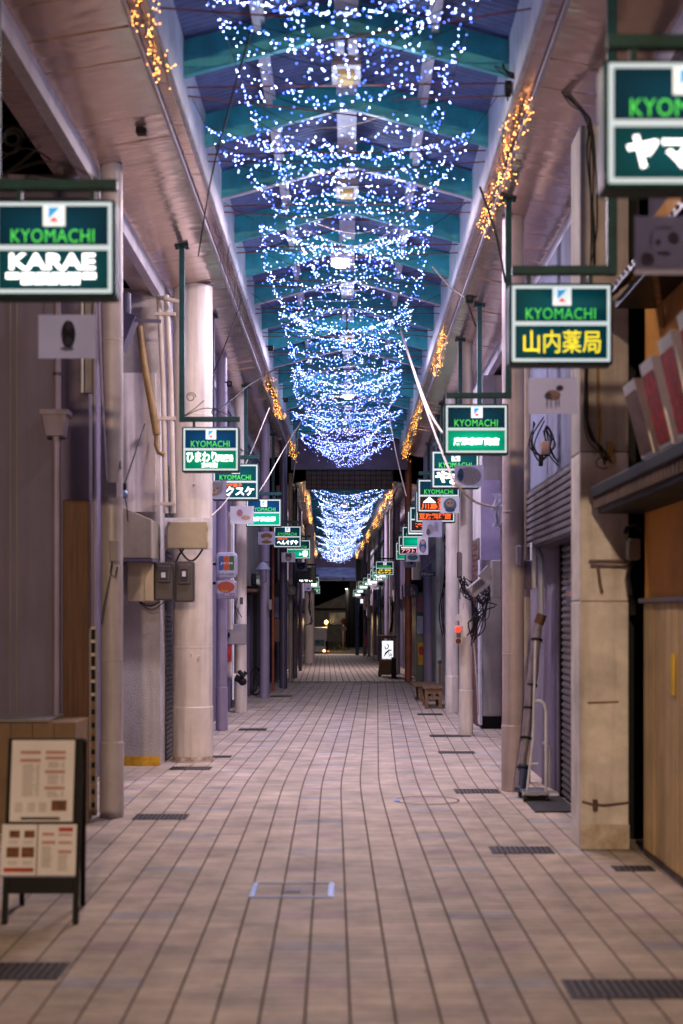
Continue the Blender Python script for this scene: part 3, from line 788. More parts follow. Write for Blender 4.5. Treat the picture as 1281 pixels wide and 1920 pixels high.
S(341,800,12.8,'KYOMACHI sign with white hiragana on deep green, before the stout cream column',
  [('ひまわり',.03,.62,.36,.93,W,.035),('調剤薬局',.62,.94,.38,.78,W,.03),('京町店',.32,.64,.06,.34,W,.03)], upper=G_navy2, lower=G_grn2, scroll=True)
S(398,869,15.8,'KYOMACHI sign with small orange line over white katakana, partly behind a drawing',
  [('和洋菓子',.22,.66,.72,.97,G_oran,.04),('クスケ',.26,.95,.14,.74,W,.05)], upper=G_tealp, lower=G_tealp, scroll=True)
S(461,935,20.7,'KYOMACHI sign with bright green lower half, left side under the leaning pole',
  [('京町商店街',.08,.88,.28,.72,W,.04)], upper=G_navy2, lower=G_grn)
S(513,986,26.5,'KYOMACHI sign with white kana on teal under an orange line, left of the far lights',
  [('お好み焼',.10,.50,.70,.95,G_oran,.05),('へんぐずや',.08,.93,.18,.68,W,.05)], lower=G_tealp)
S(537,1012,30.2,'KYOMACHI sign with one large white character on green, half hidden on the left',
  [('ル',.52,.66,.3,.6,W,.05),('春',.68,.94,.1,.92,W,.05)], lower=G_grn)
S(556,1064,37.5,'unlit dark teal sign with a thin ring emblem and three white characters',
  [('はでぃ',.10,.86,.02,.34,W,.05)], lit=False, title=False)
S(573,1082,54,'left far sign showing white characters, just right of the unlit sign',
  [('百貨店',.1,.9,.15,.85,W,.05)], lower=G_grn2)
S(581,1098,72,'farthest sign on the left, pale green edge beyond the others', [('京町',.2,.8,.2,.8,W,.05)], lower=G_grn2)
S(1133,110,4.5,'largest KYOMACHI sign, white katakana on dark teal, cut by the right picture edge',
  [('ヤマ',.09,.55,.18,.84,W,.06)], lower=G_tealp, post=None, scroll=False)
S(955,530,7.1,'KYOMACHI sign with four yellow kanji, under the largest sign',
  [('山内薬局',.09,.93,.16,.86,G_yell,.008)], upper=G_tealp, lower=G_tealp, scroll=False)
S(833,757,11.45,'KYOMACHI sign with bright green lower half hanging from the tall right post',
  [('唐津京町商店',.10,.90,.26,.66,W,.045)], upper=G_navy, lower=G_grn)
S(809,845,15.3,'KYOMACHI sign with brush kana on green, crossed by a white rope', 
  [('や',.02,.40,.20,.98,W,.06),('ま',.36,.66,.10,.9,W,.06),(6,.42,.90,.02,.12,G_oran,0)], upper=G_tealp, lower=G_tealp)
S(783,898,17.3,'KYOMACHI sign with white triangle and orange kanji, lower part behind a drawing',
  [('^',.08,.42,.56,.98,W,0),('元祖',.46,.90,.54,.95,G_oran,.04),('川島豆腐',.04,.90,.06,.52,G_oran,.04)], lower=G_blk)
S(779,921,18.4,'sign with one line of orange characters below the white triangle sign',
  [('豆腐料理店',.04,.94,.10,.72,G_oran,.05)], lower=G_blk, mid=.42, post=None)
S(768,950,22.5,'sign with two short orange lines on black, third row on the right',
  [('はかた',.14,.9,.52,.92,G_oran,.05),('どの',.14,.8,.08,.48,G_oran,.05)], lower=G_blk)
S(764,958,23.9,'sign with blank glowing white lower half behind the orange lettered one', [], lower=G_wpan)
S(754,987,27.8,'sign with plain bright green lower half above the pink lettered sign',
  [('京',.70,.92,.15,.85,W,.05)], lower=G_grn)
S(747,1005,30.3,'sign with pink katakana on black before the orange brown column',
  [('アウトレ',.08,.94,.14,.66,G_pink,.05),(8,.08,.8,.74,.9,W,0)], lower=G_blk, post=None)
S(742,1017,32.8,'lowest bright green sign tucked behind the pink lettered sign', [('ん',.66,.9,.2,.8,W,.05)], lower=G_grn, post=None)
S(704.5,1052,40.6,'small KYOMACHI sign with yellow katakana on dark green beyond the crossing',
  [('人形・結納品',.12,.88,.58,.92,G_yell,.05),('モンデン',.06,.92,.08,.52,G_yell,.05)], lower=G_navy)
S(698,1062,47,'far sign with white characters on bright green behind the yellow lettered one', [('七福',.1,.9,.1,.9,W,.05)], lower=G_grn)
S(694,1069.5,54,'far sign with one white line on dark teal under the bright green one', [('すずらん',.2,.92,.1,.6,W,.05)], lower=G_navy)
S(688.6,1076,57,'far sign with blank white lower half on the right', [], lower=G_wpan)
S(681,1083,66,'far sign with white characters next to the blank white one', [('京町',.1,.9,.2,.8,W,.05)], lower=G_navy)
S(672,1090,70,'far sign with white line on teal right of the street lamp', [(5,.1,.9,.3,.8,W,0)], lower=G_grn2)
S(668,1099,77,'second farthest sign on the right, mostly hidden', [(5,.1,.9,.3,.8,W,0)], lower=G_grn2)
S(662,1106,86,'farthest sign on the right beside the dark street', [(4,.2,.9,.2,.7,W,0)], lower=G_navy)
# ring emblem of the unlit sign belongs to it
us = [o for o in bpy.data.objects if o.get('label','').startswith('unlit dark teal sign')][0]
f = MB(); cx0, cz0 = X(574,37.5), Z(1082,37.5)
n = 24; vs = []
for i in range(n):
    a = 2*math.pi*i/n
    vs += [(cx0+.062*math.cos(a),37.49,cz0+.066*math.sin(a)),(cx0+.055*math.cos(a),37.49,cz0+.059*math.sin(a))]
f.add(vs, [(2*i,2*((i+1)%n),2*((i+1)%n)+1,2*i+1) for i in range(n)])
f.box(cx0-.018,cx0-.010,37.488,37.492,cz0-.03,cz0+.03); f.box(cx0+.010,cx0+.018,37.488,37.492,cz0-.03,cz0+.03)
f.build('ring_emblem', M_dimw, us)

# ------------------------------------------------------------------ drawing placards (children's animal drawings)
INK = [M_ink, M_inkb, M_inkt, M_inkp, M_inkbr, M_inkpk, M_inkgr, M_paperv]
def placard(u0, u1, v0, v1, D, label, shapes, sheet=M_sheetp, rot=0):
    x0, x1, z1, z0 = X(u0,D), X(u1,D), Z(v0,D), Z(v1,D); w = x1-x0; h = z1-z0
    t = thing('drawing_placard', label, 'placard', ((x0+x1)/2, D, z1), 'animal drawings hung under the signs')
    f = MB(); f.quad((x0,D,z0),(x1,D,z0),(x1,D,z1),(x0,D,z1)); f.build('sheet', sheet, t)
    f = MB()
    for i, (cx_, cz_, rx, rz, mi) in enumerate(shapes): f.disc(x0+w*cx_, z0+h*cz_, w*rx, h*rz, D-.0006-.0004*i, 22, mi)
    if f.v: f.build('drawing', INK, t)
    f = MB()
    for fx in (.08,.92): f.tube([(x0+w*fx,D+.002,z1),(x0+w*fx,D+.03,z1+.07)], .0018, 5)
    f.build('hanging_cord', M_cable, t)
HEAD = lambda body, face: [(.5,.55,.36,.40,6),(.5,.52,.33,.36,body),(.22,.86,.09,.12,body),(.78,.86,.09,.12,body),(.5,.42,.16,.14,face),(.36,.58,.035,.05,0),(.64,.58,.035,.05,0),(.5,.46,.05,.04,0)]
BODY = lambda c: [(.50,.52,.16,.15,c),(.40,.50,.08,.10,6),(.64,.72,.075,.085,0),(.38,.30,.018,.16,6),(.46,.28,.016,.14,6),(.56,.30,.016,.16,6),(.62,.32,.016,.14,6)]
placard(72,180,590,672,7.4,'white sheet with a dark smudged drawing under the KARAE sign',[(.52,.55,.13,.33,6),(.52,.55,.11,.30,0),(.54,.74,.07,.10,6),(.52,.40,.06,.10,6),(.50,.22,.12,.05,6)])
placard(378,425,901,935,14.5,'violet sheet with a bear face drawn in pencil',HEAD(6,3)+[(.28,.16,.07,.10,1)],M_paperv)
placard(432,476,949,982,15.6,'white sheet with pale cup and peach patch, left of the bright green sign',[(.66,.34,.20,.13,3),(.40,.62,.13,.20,6),(.40,.64,.11,.17,5)])
placard(484,516,997,1021,21.5,'violet sheet with a brown furry face',[(.5,.66,.34,.24,4),(.30,.72,.05,.06,0),(.70,.72,.05,.06,0),(.5,.45,.2,.14,6),(.5,.20,.3,.13,4)],M_paperv)
placard(528,554,1036,1054,26,'white sheet with a dark fox face drawn on it',[(.5,.5,.24,.40,6),(.36,.84,.07,.12,0),(.64,.84,.07,.12,0),(.5,.66,.22,.18,0),(.5,.4,.13,.15,3)])
placard(553,576,1054,1070,33,'blue violet sheet with a round face before the unlit sign',HEAD(1,6),M_paperv)
placard(572,584,1094,1108,48,'tall pale sheet below the unlit sign',[(.5,.3,.34,.12,1),(.5,.65,.2,.2,6)],M_paperv)
placard(583,594,1106,1114,60,'small sheet with an orange face on the far left',[(.5,.55,.36,.34,3),(.5,.2,.2,.1,4)])
placard(991,1083,709,776,8.4,'white sheet with a spotted dog drawing under the yellow kanji sign',BODY(3))
placard(1190,1300,405,515,5.2,'large pale violet sheet with a round dog face below the largest sign',[(.66,.62,.10,.11,6),(.5,.36,.12,.04,6),(.5,.80,.16,.02,6),(.28,.58,.02,.16,6),(.40,.55,.04,.05,0),(.22,.26,.12,.12,6)],M_paperv)
placard(852,907,872,913,12.6,'dark violet sheet covering the brush kana sign',[(.5,.5,.42,.42,6),(.22,.55,.10,.3,1)],M_paperv)
placard(826,862,932,962,14.2,'sheet with a blue hooded animal drawn on it',[(.5,.52,.34,.42,2),(.5,.60,.22,.22,3),(.42,.64,.05,.05,0),(.58,.64,.05,.05,0),(.5,.2,.26,.14,1)],M_sheetp)
placard(792,829,975,1007,16.4,'grey sheet with a standing animal below the orange lettered sign',[(.4,.45,.18,.3,6),(.7,.6,.12,.3,6),(.3,.3,.1,.2,0)],M_paperv)
placard(783,803,1008,1040,20,'upright sheet with a blue animal drawing',[(.5,.5,.34,.40,1),(.5,.72,.2,.12,3),(.5,.3,.2,.2,6)],M_sheetp)
placard(761,787,1036,1053,24,'white sheet with a pale blue round animal',[(.5,.48,.38,.34,2),(.4,.55,.05,.08,0),(.6,.55,.05,.08,0),(.5,.72,.2,.1,3)])
placard(757,780,1049,1064,29,'lowest violet sheet on the right before the orange brown column',[(.4,.5,.1,.2,6),(.65,.55,.12,.2,0)],M_paperv)
placard(707,722,1090,1101,40,'small sheet with a dark round face beyond the crossing',[(.5,.55,.34,.34,1),(.5,.5,.2,.2,0)],M_paperv)
placard(697,711,1095,1105,46,'small white sheet with two dark eyes beyond the crossing',[(.35,.5,.1,.1,0),(.65,.5,.1,.1,0),(.5,.3,.1,.08,4)])
placard(685,697,1106,1114,58,'small white sheet on the far right row',[(.5,.5,.25,.25,5)])
placard(676,688,1111,1120,66,'violet sheet at the end of the right row',[(.5,.5,.3,.3,1)],M_paperv)

# ------------------------------------------------------------------ columns
def column(u, v, w, label, m, vtop=None, D=None, base=True, name='column', z1=None, ring=()):
    D = D or F*EYE/(v-HOR); z0 = zg(D)
    x = X(u, D); r = w*D/F/2; y = D+r
    zt = z1 or min(ZI+.1, soffit_z(x if D < 36 else x-arc2(D))+.01)
    t = thing(name, label, 'column', (x,y,z0), 'arcade columns')
    f = MB(); f.cyl(x,y,z0,zt,r,28); f.build('shaft', m, t, smooth=40)
    if base:
        f = MB(); f.lathe(x,y,[(r+.001,z0+.002),(r+.007,z0+.004),(r+.007,z0+.55*base),(r+.0005,z0+.56*base)],28); f.build('base_sleeve', m, t, smooth=20)
        f = MB()
        for zz in (1.15, 2.35, 3.5): f.lathe(x,y,[(r+.0004,z0+zz),(r+.0022,z0+zz+.003),(r+.0022,z0+zz+.010),(r+.0004,z0+zz+.013)],28)
        f.build('weld_seam', m, t, smooth=40)
    return t
column(206,1535,42,'nearest thin violet grey column on the left beside the wooden door', mat('grey_lilac_paint',(.46,.42,.46),.4,var=.08,streak=.45))
column(357.5,1430,75,'stout cream column carrying the meter boxes', M_col)
cb_ = [o for o in bpy.data.objects if o.get('label','').startswith('stout cream column')][0]
for (uu, vv) in ((356,1226),(352,1120),(362,905),(371,1232)):
    f = MB(); xx = X(uu,14.15); f.tube([(xx,cb_.location.y-.196,Z(vv,14.15)),(xx,cb_.location.y-.216,Z(vv,14.15))],[.012,.008],8); f.build('bolt_stub', M_col, cb_, smooth=40)
f = MB(); f.lathe(cb_.location.x,cb_.location.y,[(.2081,.012),(.2084,.055)],28); f.build('rust_ring', mat('foot_rust',(.70,.63,.56),.7,var=.3,scale=11,col2=(.26,.13,.07)), cb_)
column(415,1370,21,'small violet column below the card signs', M_colv)
column(451,1337,22,'cream column with the grey cabinet on it', M_col)
column(496,1310,18,'pale violet column beside the dark shop doorway', M_colv, base=False)
column(531,1291,15,'dark violet pole carrying the round mirror', M_dkcol, base=False)
column(965,1485,42,'tall pink grey column in front of the rolled bundle', mat('pink_grey_paint',(.50,.42,.44),.42,var=.08,streak=.35))
column(875,1379,25,'cream column with the red signal lamp box', M_col)
column(849,1337,25,'cream column left of the red signal lamp', M_col)
column(805,1284,21,'violet column behind the wooden bench', M_colv, base=False)
column(825,1300,15,'pale green grey pole beside the wooden bench', mat('pale_green_paint',(.44,.48,.44),.45,var=.1), base=False)
column(840,1300,9,'narrow cream pole behind the wooden bench', M_col, base=False)
column(766,1276,13,'orange brown column at the crossing street', M_copper, D=31.0, base=False)
column(745,1265,12,'grey violet column beside the lantern sign', M_colv, D=43, base=False)
column(580,1243,19,'stout white column at the far left of the crossing', M_col, D=54.5, base=False)
column(711.5,1262,6,'dark blue column left of the lantern sign', M_blue_s, D=58, base=False)
column(692,1233,6.5,'slim cream column with a small green plate', M_col, D=68, base=False)
column(684,1231,6.5,'violet column beside the red post box', M_colv, D=72, base=False)
column(670,1231,7,'blue column near the dark street', M_blue_s, D=76, base=False, z1=Z(1121,76))
column(545,1290,8,'cream pole right of the dark violet pole', M_col, D=34, base=False)
column(553,1275,9,'violet pole left of the stout white column', M_colv, D=40, base=False)
column(563,1262,7,'thin dark pole left of the stout white column', M_dkcol, D=46, base=False)
column(725,1262,8,'violet column right of the lantern sign roof', M_colv, D=48, base=False)
column(733,1262,6,'thin pale column beside the lantern sign', M_col, D=46, base=False)

# ------------------------------------------------------------------ shop buildings, left
t = thing('shop_building', 'grey panelled shop wall at the left picture edge behind the menu board', 'building', (-2.6,10.3,0))
f = MB(); f.box(-4.5,-2.07,10.30,10.75,0,4.68); f.build('wall', M_panel, t)
f = MB()
for uu in (20, 32): f.box(X(uu,10.3)-.004,X(uu,10.3)+.004,10.290,10.302,.62,4.6)
f.box(-3.2,-2.16,10.27,10.302,Z(1350,10.3),Z(1338,10.3)); f.build('panel_rail', M_boxg, t)
f = MB(); f.box(-2.07,-1.885,10.28,10.42,0,Z(938,10.3)); f.build('wooden_door', M_wood, t, bevel=.006)
f = MB(); f.box(-2.07,-1.885,10.30,10.5,Z(938,10.3)+.004,4.6); f.build('upper_panel', M_panel, t)
f = MB(); f.box(-4.5,-2.30,10.75,14,0,4.7); f.build('recessed_wall', M_viol, t)
t = thing('downspout', 'violet grey downspout with a hopper head on the left wall', 'pipe', (X(105,10.25),10.2,3))
x = X(105,10.2); f = MB(); f.cyl(x+.01,10.2,Z(770,10.2),Z(560,10.2),.028,12); f.cyl(x,10.2,Z(1350,10.2),Z(812,10.2),.026,12); f.build('pipe', M_colv, t, smooth=40)
f = MB(); vs=[]
for (z, ww) in ((Z(818,10.2),.06),(Z(780,10.2),.085),(Z(779,10.2),.10),(Z(770,10.2),.10)):
    vs += [(x-ww,10.2-ww*.8,z),(x+ww,10.2-ww*.8,z),(x+ww,10.28,z),(x-ww,10.28,z)]
fs = [(3,2,1,0),(12,13,14,15)]
for i in range(3):
    for j in range(4): fs.append((i*4+j,i*4+(j+1)%4,(i+1)*4+(j+1)%4,(i+1)*4+j))
f.add(vs, fs); f.build('hopper', M_colv, t)
f = MB(); f.lathe(x+.01,10.2,[(.03,Z(704,10.2)),(.034,Z(703,10.2)),(.034,Z(699,10.2)),(.03,Z(698,10.2))],12); f.build('pipe_collar', M_dkcol, t)
t = thing('side_pipe', 'thin violet pipe rising beside the nearest thin column', 'pipe', (X(178,10.35),10.3,2))
f = MB(); x = X(180,10.3); f.cyl(x,10.25,Z(1175,10.3),Z(560,10.3),.017,10); f.tube([(x+.03,10.24,Z(560,10.3)),(x+.05,10.24,Z(720,10.3)),(x+.085,10.24,Z(900,10.3))], .010, 8); f.build('pipe', M_colv, t, smooth=40)
f = MB(); f.box(X(204,10.2),X(222,10.2),10.14,10.20,Z(934,10.2),Z(905,10.2)); f.build('junction_box', M_colv, t, bevel=.006)
t = thing('wall_lamp', 'short fluorescent tube bracket on the left wall', 'wall lamp', (X(158,10.2),10.2,3.2))
f = MB(); f.box(X(157,10.2),X(171,10.2),10.24,10.29,Z(735,10.2),Z(560,10.2)); f.build('bracket', M_boxg, t, bevel=.004)
f = MB(); f.cyl(X(153,10.2),10.22,Z(735,10.2),Z(560,10.2),.010,10); f.build('tube', M_white, t, smooth=40)
t = thing('intercom_box', 'small pale box with hanging cable on the nearest thin column', 'box', (X(211,10.2),10.2,2))
f = MB(); f.box(X(201,10.2),X(218,10.2),10.28,10.36,Z(1052,10.2),Z(1012,10.2)); f.build('case', M_boxg, t, bevel=.008)
f = MB(); f.tube([(X(206,10.2),10.3,Z(1052,10.2)),(X(203,10.2),10.29,Z(1075,10.2)),(X(212,10.2),10.29,Z(1083,10.2)),(X(216,10.2),10.3,Z(1062,10.2))], .006, 6)
f.tube([(X(203,10.2),10.29,Z(1078,10.2)),(X(192,10.2),10.29,Z(1130,10.2)),(X(186,10.2),10.29,Z(1170,10.2))], .004, 6); f.build('cable', M_cable, t)
t = thing('lattice_strip', 'narrow tan lattice with square holes between door and column', 'lattice', (X(177,10.25),10.25,0))
x0, x1 = X(170,10.25), X(184,10.25)
f = MB(); zt = Z(1178,10.25); f.box(x0,x0+.012,10.2,10.22,.05,zt); f.box(x1-.012,x1,10.2,10.22,.05,zt)
nz = 14; dz_ = (zt-.05)/nz
f.build('stile', M_boxg, t)
for i in range(nz+1):
    f = MB(); f.box(x0+.012,x1-.012,10.2,10.22,.05+i*dz_*.995-.002,.05+i*dz_*.995+(.055 if i < 9 else .02)); f.build('rung', M_wood2 if i < 9 else M_pipe, t)
f = MB(); f.box(x0+.002,x1-.002,10.224,10.23,.05,zt); f.build('backing', M_black, t)
t = thing('planter_box', 'low tan box against the wall behind the menu board', 'box', (-2.2,9.8,0))
f = MB(); zt = Z(1354,9.7); f.box(-2.75,-1.865,9.7,10.2,0,zt); f.build('body', mat('tan_cladding',(.24,.155,.09),.7,var=.12), t, bevel=.006)
f = MB(); f.box(-2.77,-2.05,9.67,10.22,zt+.001,zt+.022); f.build('lid', M_boxg, t, bevel=.004)
for i in range(6):
    f = MB(); f.box(-2.74+i*.147,-2.74+i*.147+.140,9.685,9.70,zt-.135,zt-.005); f.build('cladding_board', mat('tan_cladding',(.24,.155,.09)), t)
# ornate curl at upper left
t = thing('scroll_ornament', 'wrought iron curls in the dark at upper left', 'ornament', (-2.2,9.6,4.6))
f = MB()
pts = [(X(20,9.6)+.13*(1-.6*k/26)*math.cos(2.6*math.pi*k/26), 9.6, Z(265,9.6)+.13*(1-.6*k/26)*math.sin(2.6*math.pi*k/26)) for k in range(27)]
f.tube(pts,.007,6); f.tube([(X(0+12*k,9.6),9.6,Z(300-22*math.sin(math.pi*k/8),9.6)) for k in range(9)],.007,6); f.tube([(X(24,9.6),9.6,Z(285,9.6)),(X(55,9.6),9.6,Z(250,9.6))],.006,6)
f.build('curl', M_cable, t)
t = thing('hanging_beam', 'dark green horizontal beam over the KARAE sign', 'beam', (-1.9,8.3,4))
f = MB(); f.box(-2.6,X(214,8.3),8.3,8.36,Z(352,8.3),Z(336,8.3)); f.build('bar', M_tealdk, t); 
f = MB(); f.box(-2.6,X(186,9.6),9.6,9.66,Z(370,9.6),Z(356,9.6)); f.build('rail', M_dkcol, t)

t = thing('shop_building', 'stucco fronted building with stained white wall behind the stout column', 'building', (-2.05,14,0))
f = MB(); f.box(-2.30,-1.86,14.0,14.35,0,Z(1050,14)); f.build('stucco_wall', M_rough, t)
f = MB(); f.box(-2.30,-1.86,14.0,14.35,Z(1050,14)+.002,4.7); f.build('upper_wall', M_plast, t)
f = MB(); f.box(-2.30,-1.858,13.985,13.999,0.0,Z(1418,14)); f.build('yellow_skirting', M_yellow, t)
f = MB(); f.box(-2.26,-1.90,13.97,13.998,Z(960,14),Z(700,14)); f.build('white_board', mat('stained_white_board',(.78,.74,.74),.8,var=.08,scale=2,streak=.6), t)
f = MB(); f.box(-5,-1.87,14.36,30.6,0,4.6); f.build('side_wall', M_panel, t)
f = MB()
for i in range(60): f.box(-1.866,-1.848,14.40,15.0,.02+i*.05,.02+i*.05+.04)
f.build('roller_slats', M_shutd, t)
t = thing('shop_hood', 'beige sloping hood over the recess beside the stout column', 'hood', (-2.05,13.7,2.3))
zt, zb_, zl = Z(945,13.6), Z(1048,13.6), Z(1048,13.6)
f = MB(); f.add([(-2.30,13.45,Z(938,13.5)),(-1.87,13.45,Z(975,13.5)),(-1.87,13.45,zl),(-2.30,13.45,zl),(-2.30,13.96,Z(938,13.5)),(-1.87,13.96,Z(975,13.5)),(-1.87,13.96,zl),(-2.30,13.96,zl)], [(0,3,2,1),(4,5,6,7),(0,1,5,4),(1,2,6,5),(2,3,7,6),(3,0,4,7)])
f.build('casing', mat('hood_sheet',(.30,.26,.21),.6,var=.12,streak=.4), t, bevel=.008)
f = MB(); f.box(-2.30,-1.86,13.44,13.97,zl-.03,zl-.002); f.build('lower_rim', M_dkcol, t)
t = thing('meter_cabinet', 'plain beige cabinet left of the dark electricity meters', 'box', (-2,13.6,2))
f = MB(); D=13.6; f.box(X(239,D),X(284,D),D,D+.25,Z(1128,D),Z(1053,D)); f.build('case', M_beige, t, bevel=.008)
f = MB(); f.box(X(272,D),X(288,D),D-.012,D-.001,Z(1126,D),Z(1055,D)); f.build('side_door', M_beige, t, bevel=.003)
f = MB(); f.tube([(X(262+3*k,D),D+.05,Z(1128+8*math.sin(math.pi*k/12),D)) for k in range(13)],.008,6); f.tube([(X(258+4*k,D),D+.08,Z(1128+14*math.sin(math.pi*k/12),D)) for k in range(13)],.006,6); f.build('cable', M_cable, t)
for k, (u0, u1, v0, v1, lab) in enumerate([(289,326,1054,1126,'dark electricity meter on the left of the pair'),(328,364,1052,1129,'dark electricity meter on the right of the pair')]):
    D = 13.75; t = thing('electricity_meter', lab, 'meter', (X((u0+u1)/2,D),D,1.8), 'electricity meters by the stout column')
    x0, x1, z0, z1 = X(u0,D), X(u1,D), Z(v1,D), Z(v0,D)
    f = MB(); f.box(x0,x1,D,D+.1,z0,z1); f.build('case', M_meter, t, bevel=.018)
    f = MB(); f.box(x0+.03,x1-.03,D-.035,D-.001,z0+.17,z1-.03); f.build('dial_housing', M_meter, t, bevel=.014)
    f = MB(); f.box(x0+.055,x1-.055,D-.042,D-.0352,z0+.20,z1-.075); f.build('window', M_glass, t, bevel=.003)
    f = MB(); f.box(x0+.075,x1-.075,D-.046,D-.0425,z1-.15,z1-.10); f.build('dial_plate', M_white, t)
t = thing('breaker_box', 'beige box on a white board at the stout cream column', 'box', (-1.55,13.9,2.5))
D = 13.95; f = MB(); f.box(X(308,D),X(398,D),D,D+.025,Z(1030,D),Z(971,D)); f.build('board', M_white, t, bevel=.004)
f = MB(); f.box(X(316,D),X(390,D),D-.09,D-.001,Z(1029,D),Z(979,D)); f.build('case', M_beige, t, bevel=.008)
for vv in (988, 1018):
    f = MB(); f.box(X(389,D),X(392,D),D-.095,D-.07,Z(vv+6,D),Z(vv,D)); f.build('hinge', M_beige, t)
f = MB(); f.tube([(X(338+3.6*k,D),D-.05,Z(1030+22*math.sin(math.pi*k/12),D)) for k in range(13)],.010,7); f.tube([(X(345,D),D-.04,Z(1030,D)),(X(336,D),D-.03,Z(1042,D)),(X(330,D),D-.03,Z(1056,D))],.010,7); f.build('cable', M_cable, t)
t = thing('pipe_pair', 'two upright cream pipes left of the stout column', 'pipe', (-1.75,13.8,3))
for uu in (311, 325):
    f = MB(); f.tube([(X(uu-8,14),13.8,Z(562,14)),(X(uu,14),13.8,Z(720,14)),(X(uu+5,14),13.8,Z(965,14))],.026,12); f.build('pipe', M_pipe, t, smooth=40)
f = MB()
for vv in (597, 790, 948): f.box(X(296,14),X(334,14),13.77,13.81,Z(vv+3,14),Z(vv-3,14))
f.tube([(X(300,14),13.8,Z(566,14)),(X(318,14),13.7,Z(572,14)),(X(345,14),13.7,Z(580,14))],.022,10); f.build('clamp', M_pipe, t)
t = thing('downspout', 'bent brown downspout on the stained white wall', 'pipe', (-1.95,13.7,3.5))
f = MB(); f.tube([(X(262,13.7),13.7,Z(612,13.7)),(X(270,13.7),13.7,Z(680,13.7)),(X(283,13.7),13.7,Z(750,13.7)),(X(294,13.7),13.7,Z(815,13.7))],.036,10); f.build('leaning_pipe', M_brpipe, t, smooth=40)
f = MB(); f.tube([(X(294,13.7),13.7,Z(788,13.7)),(X(293,13.7),13.7,Z(835,13.7)),(X(298,13.7),13.7,Z(848,13.7)),(X(308,13.7),13.7,Z(853,13.7))],.022,10); f.build('elbow_pipe', M_brpipe, t, smooth=40)
t = thing('awning_arm', 'folded violet awning arm high on the left', 'bracket', (-2.1,13,3.6))
f = MB(); f.add([(X(228,13),13,Z(580,13)),(X(253,13),13,Z(592,13)),(X(228,13),13,Z(655,13)),(X(228,13),13.25,Z(580,13)),(X(253,13),13.25,Z(592,13)),(X(228,13),13.25,Z(655,13))], [(0,2,1),(3,4,5),(0,1,4,3),(1,2,5,4),(2,0,3,5)]); f.build('side_plate', M_dkcol, t)
f = MB(); f.beam((X(240,13),13.1,Z(596,13)),(X(300,13),13.1,Z(598,13)),.02,.03); f.cyl(X(234,13),13.05,Z(590,13),Z(548,13),.05,12); f.build('roller', M_dkcol, t)
t = thing('bare_bulb', 'clear glass bulb with loose wires on the left column', 'bulb', (X(234,12),12,2.6))
f = MB(); f.ball((X(234,12),12,Z(927,12)),.028,10,8,sz=1.4); f.build('glass', M_blues, t, smooth=60)
f = MB(); f.cyl(X(234,12),12,Z(918,12),Z(906,12),.016,8)
f.tube([(X(234,12),12,Z(908,12)),(X(250,12.4),12.4,Z(860,12.4)),(X(272,13),13,Z(795,13))],.007,6); f.tube([(X(230,12),12,Z(910,12)),(X(238,12),12,Z(950,12)),(X(240,12),12,Z(978,12))],.005,6); f.build('cable', M_cable, t)

# card signs
t = thing('card_sign', 'rounded JCB card sign in blue, red and green stripes', 'sign', (X(423,17),17,2.2))
D = 17.0; x0, x1, z0, z1 = X(404,D), X(445,D), Z(1084,D), Z(1035,D); w = x1-x0; h = z1-z0
f = MB(); f.box(x0,x1,D,D+.10,z0,z1); f.build('case', M_jw, t, bevel=.05)
f = MB()
for i, mi in enumerate((0,1,2)):
    xa = x0+w*(.16+.235*i); f.poly([(xa,z0+h*.30),(xa+w*.20,z0+h*.30),(xa+w*.225,z0+h*.36),(xa+w*.225,z0+h*.85),(xa+w*.03,z0+h*.85),(xa,z0+h*.79)], D-.004, D-.0005, mi)
f.build('stripe', [M_jb, M_jr, M_jg], t)
f = MB(); put_text(f,'JCB',x0+w*.22,x0+w*.80,z0+h*.51,z0+h*.61,D-.006,.02,0); f.build('lettering', M_white, t)
f = MB(); put_text(f,'JCB CARD',x0+w*.14,x0+w*.86,z0+h*.12,z0+h*.21,D-.004,.02,0); f.build('lower_lettering', M_jb, t)
t = thing('card_sign', 'card sign with a red oval over blue letters, under the striped one', 'sign', (X(423,17),17,2))
x0, x1, z0, z1 = X(404,D), X(444,D), Z(1123,D), Z(1088,D); w = x1-x0; h = z1-z0
f = MB(); f.box(x0,x1,D,D+.10,z0,z1); f.build('case', mat('violet_sign_plastic',(.30,.26,.34),.35), t, bevel=.03)
f = MB(); f.slab(x0+w*.5,z0+h*.64,w*.40,h*.30,D-.005,D-.0005,28); f.build('oval', mat('oval_red',(.22,.02,.012),.35), t)
f = MB(); put_text(f,'BANK CARD',x0+w*.08,x0+w*.92,z0+h*.12,z0+h*.33,D-.004,.025,0); f.build('lettering', mat('bank_blue',(.02,.06,.36),.4), t)
f = MB(); put_text(f,'BANK',x0+w*.30,x0+w*.62,z0+h*.40,z0+h*.46,D-.007,.02,0); f.build('oval_lettering', M_yellow, t)
f = MB(); f.box(x0-.09,x0,D+.03,D+.06,z1-.05,z1-.02); f.box(x0-.09,x0,D+.03,D+.06,z1+.18,z1+.21); f.build('bracket', M_black, t)
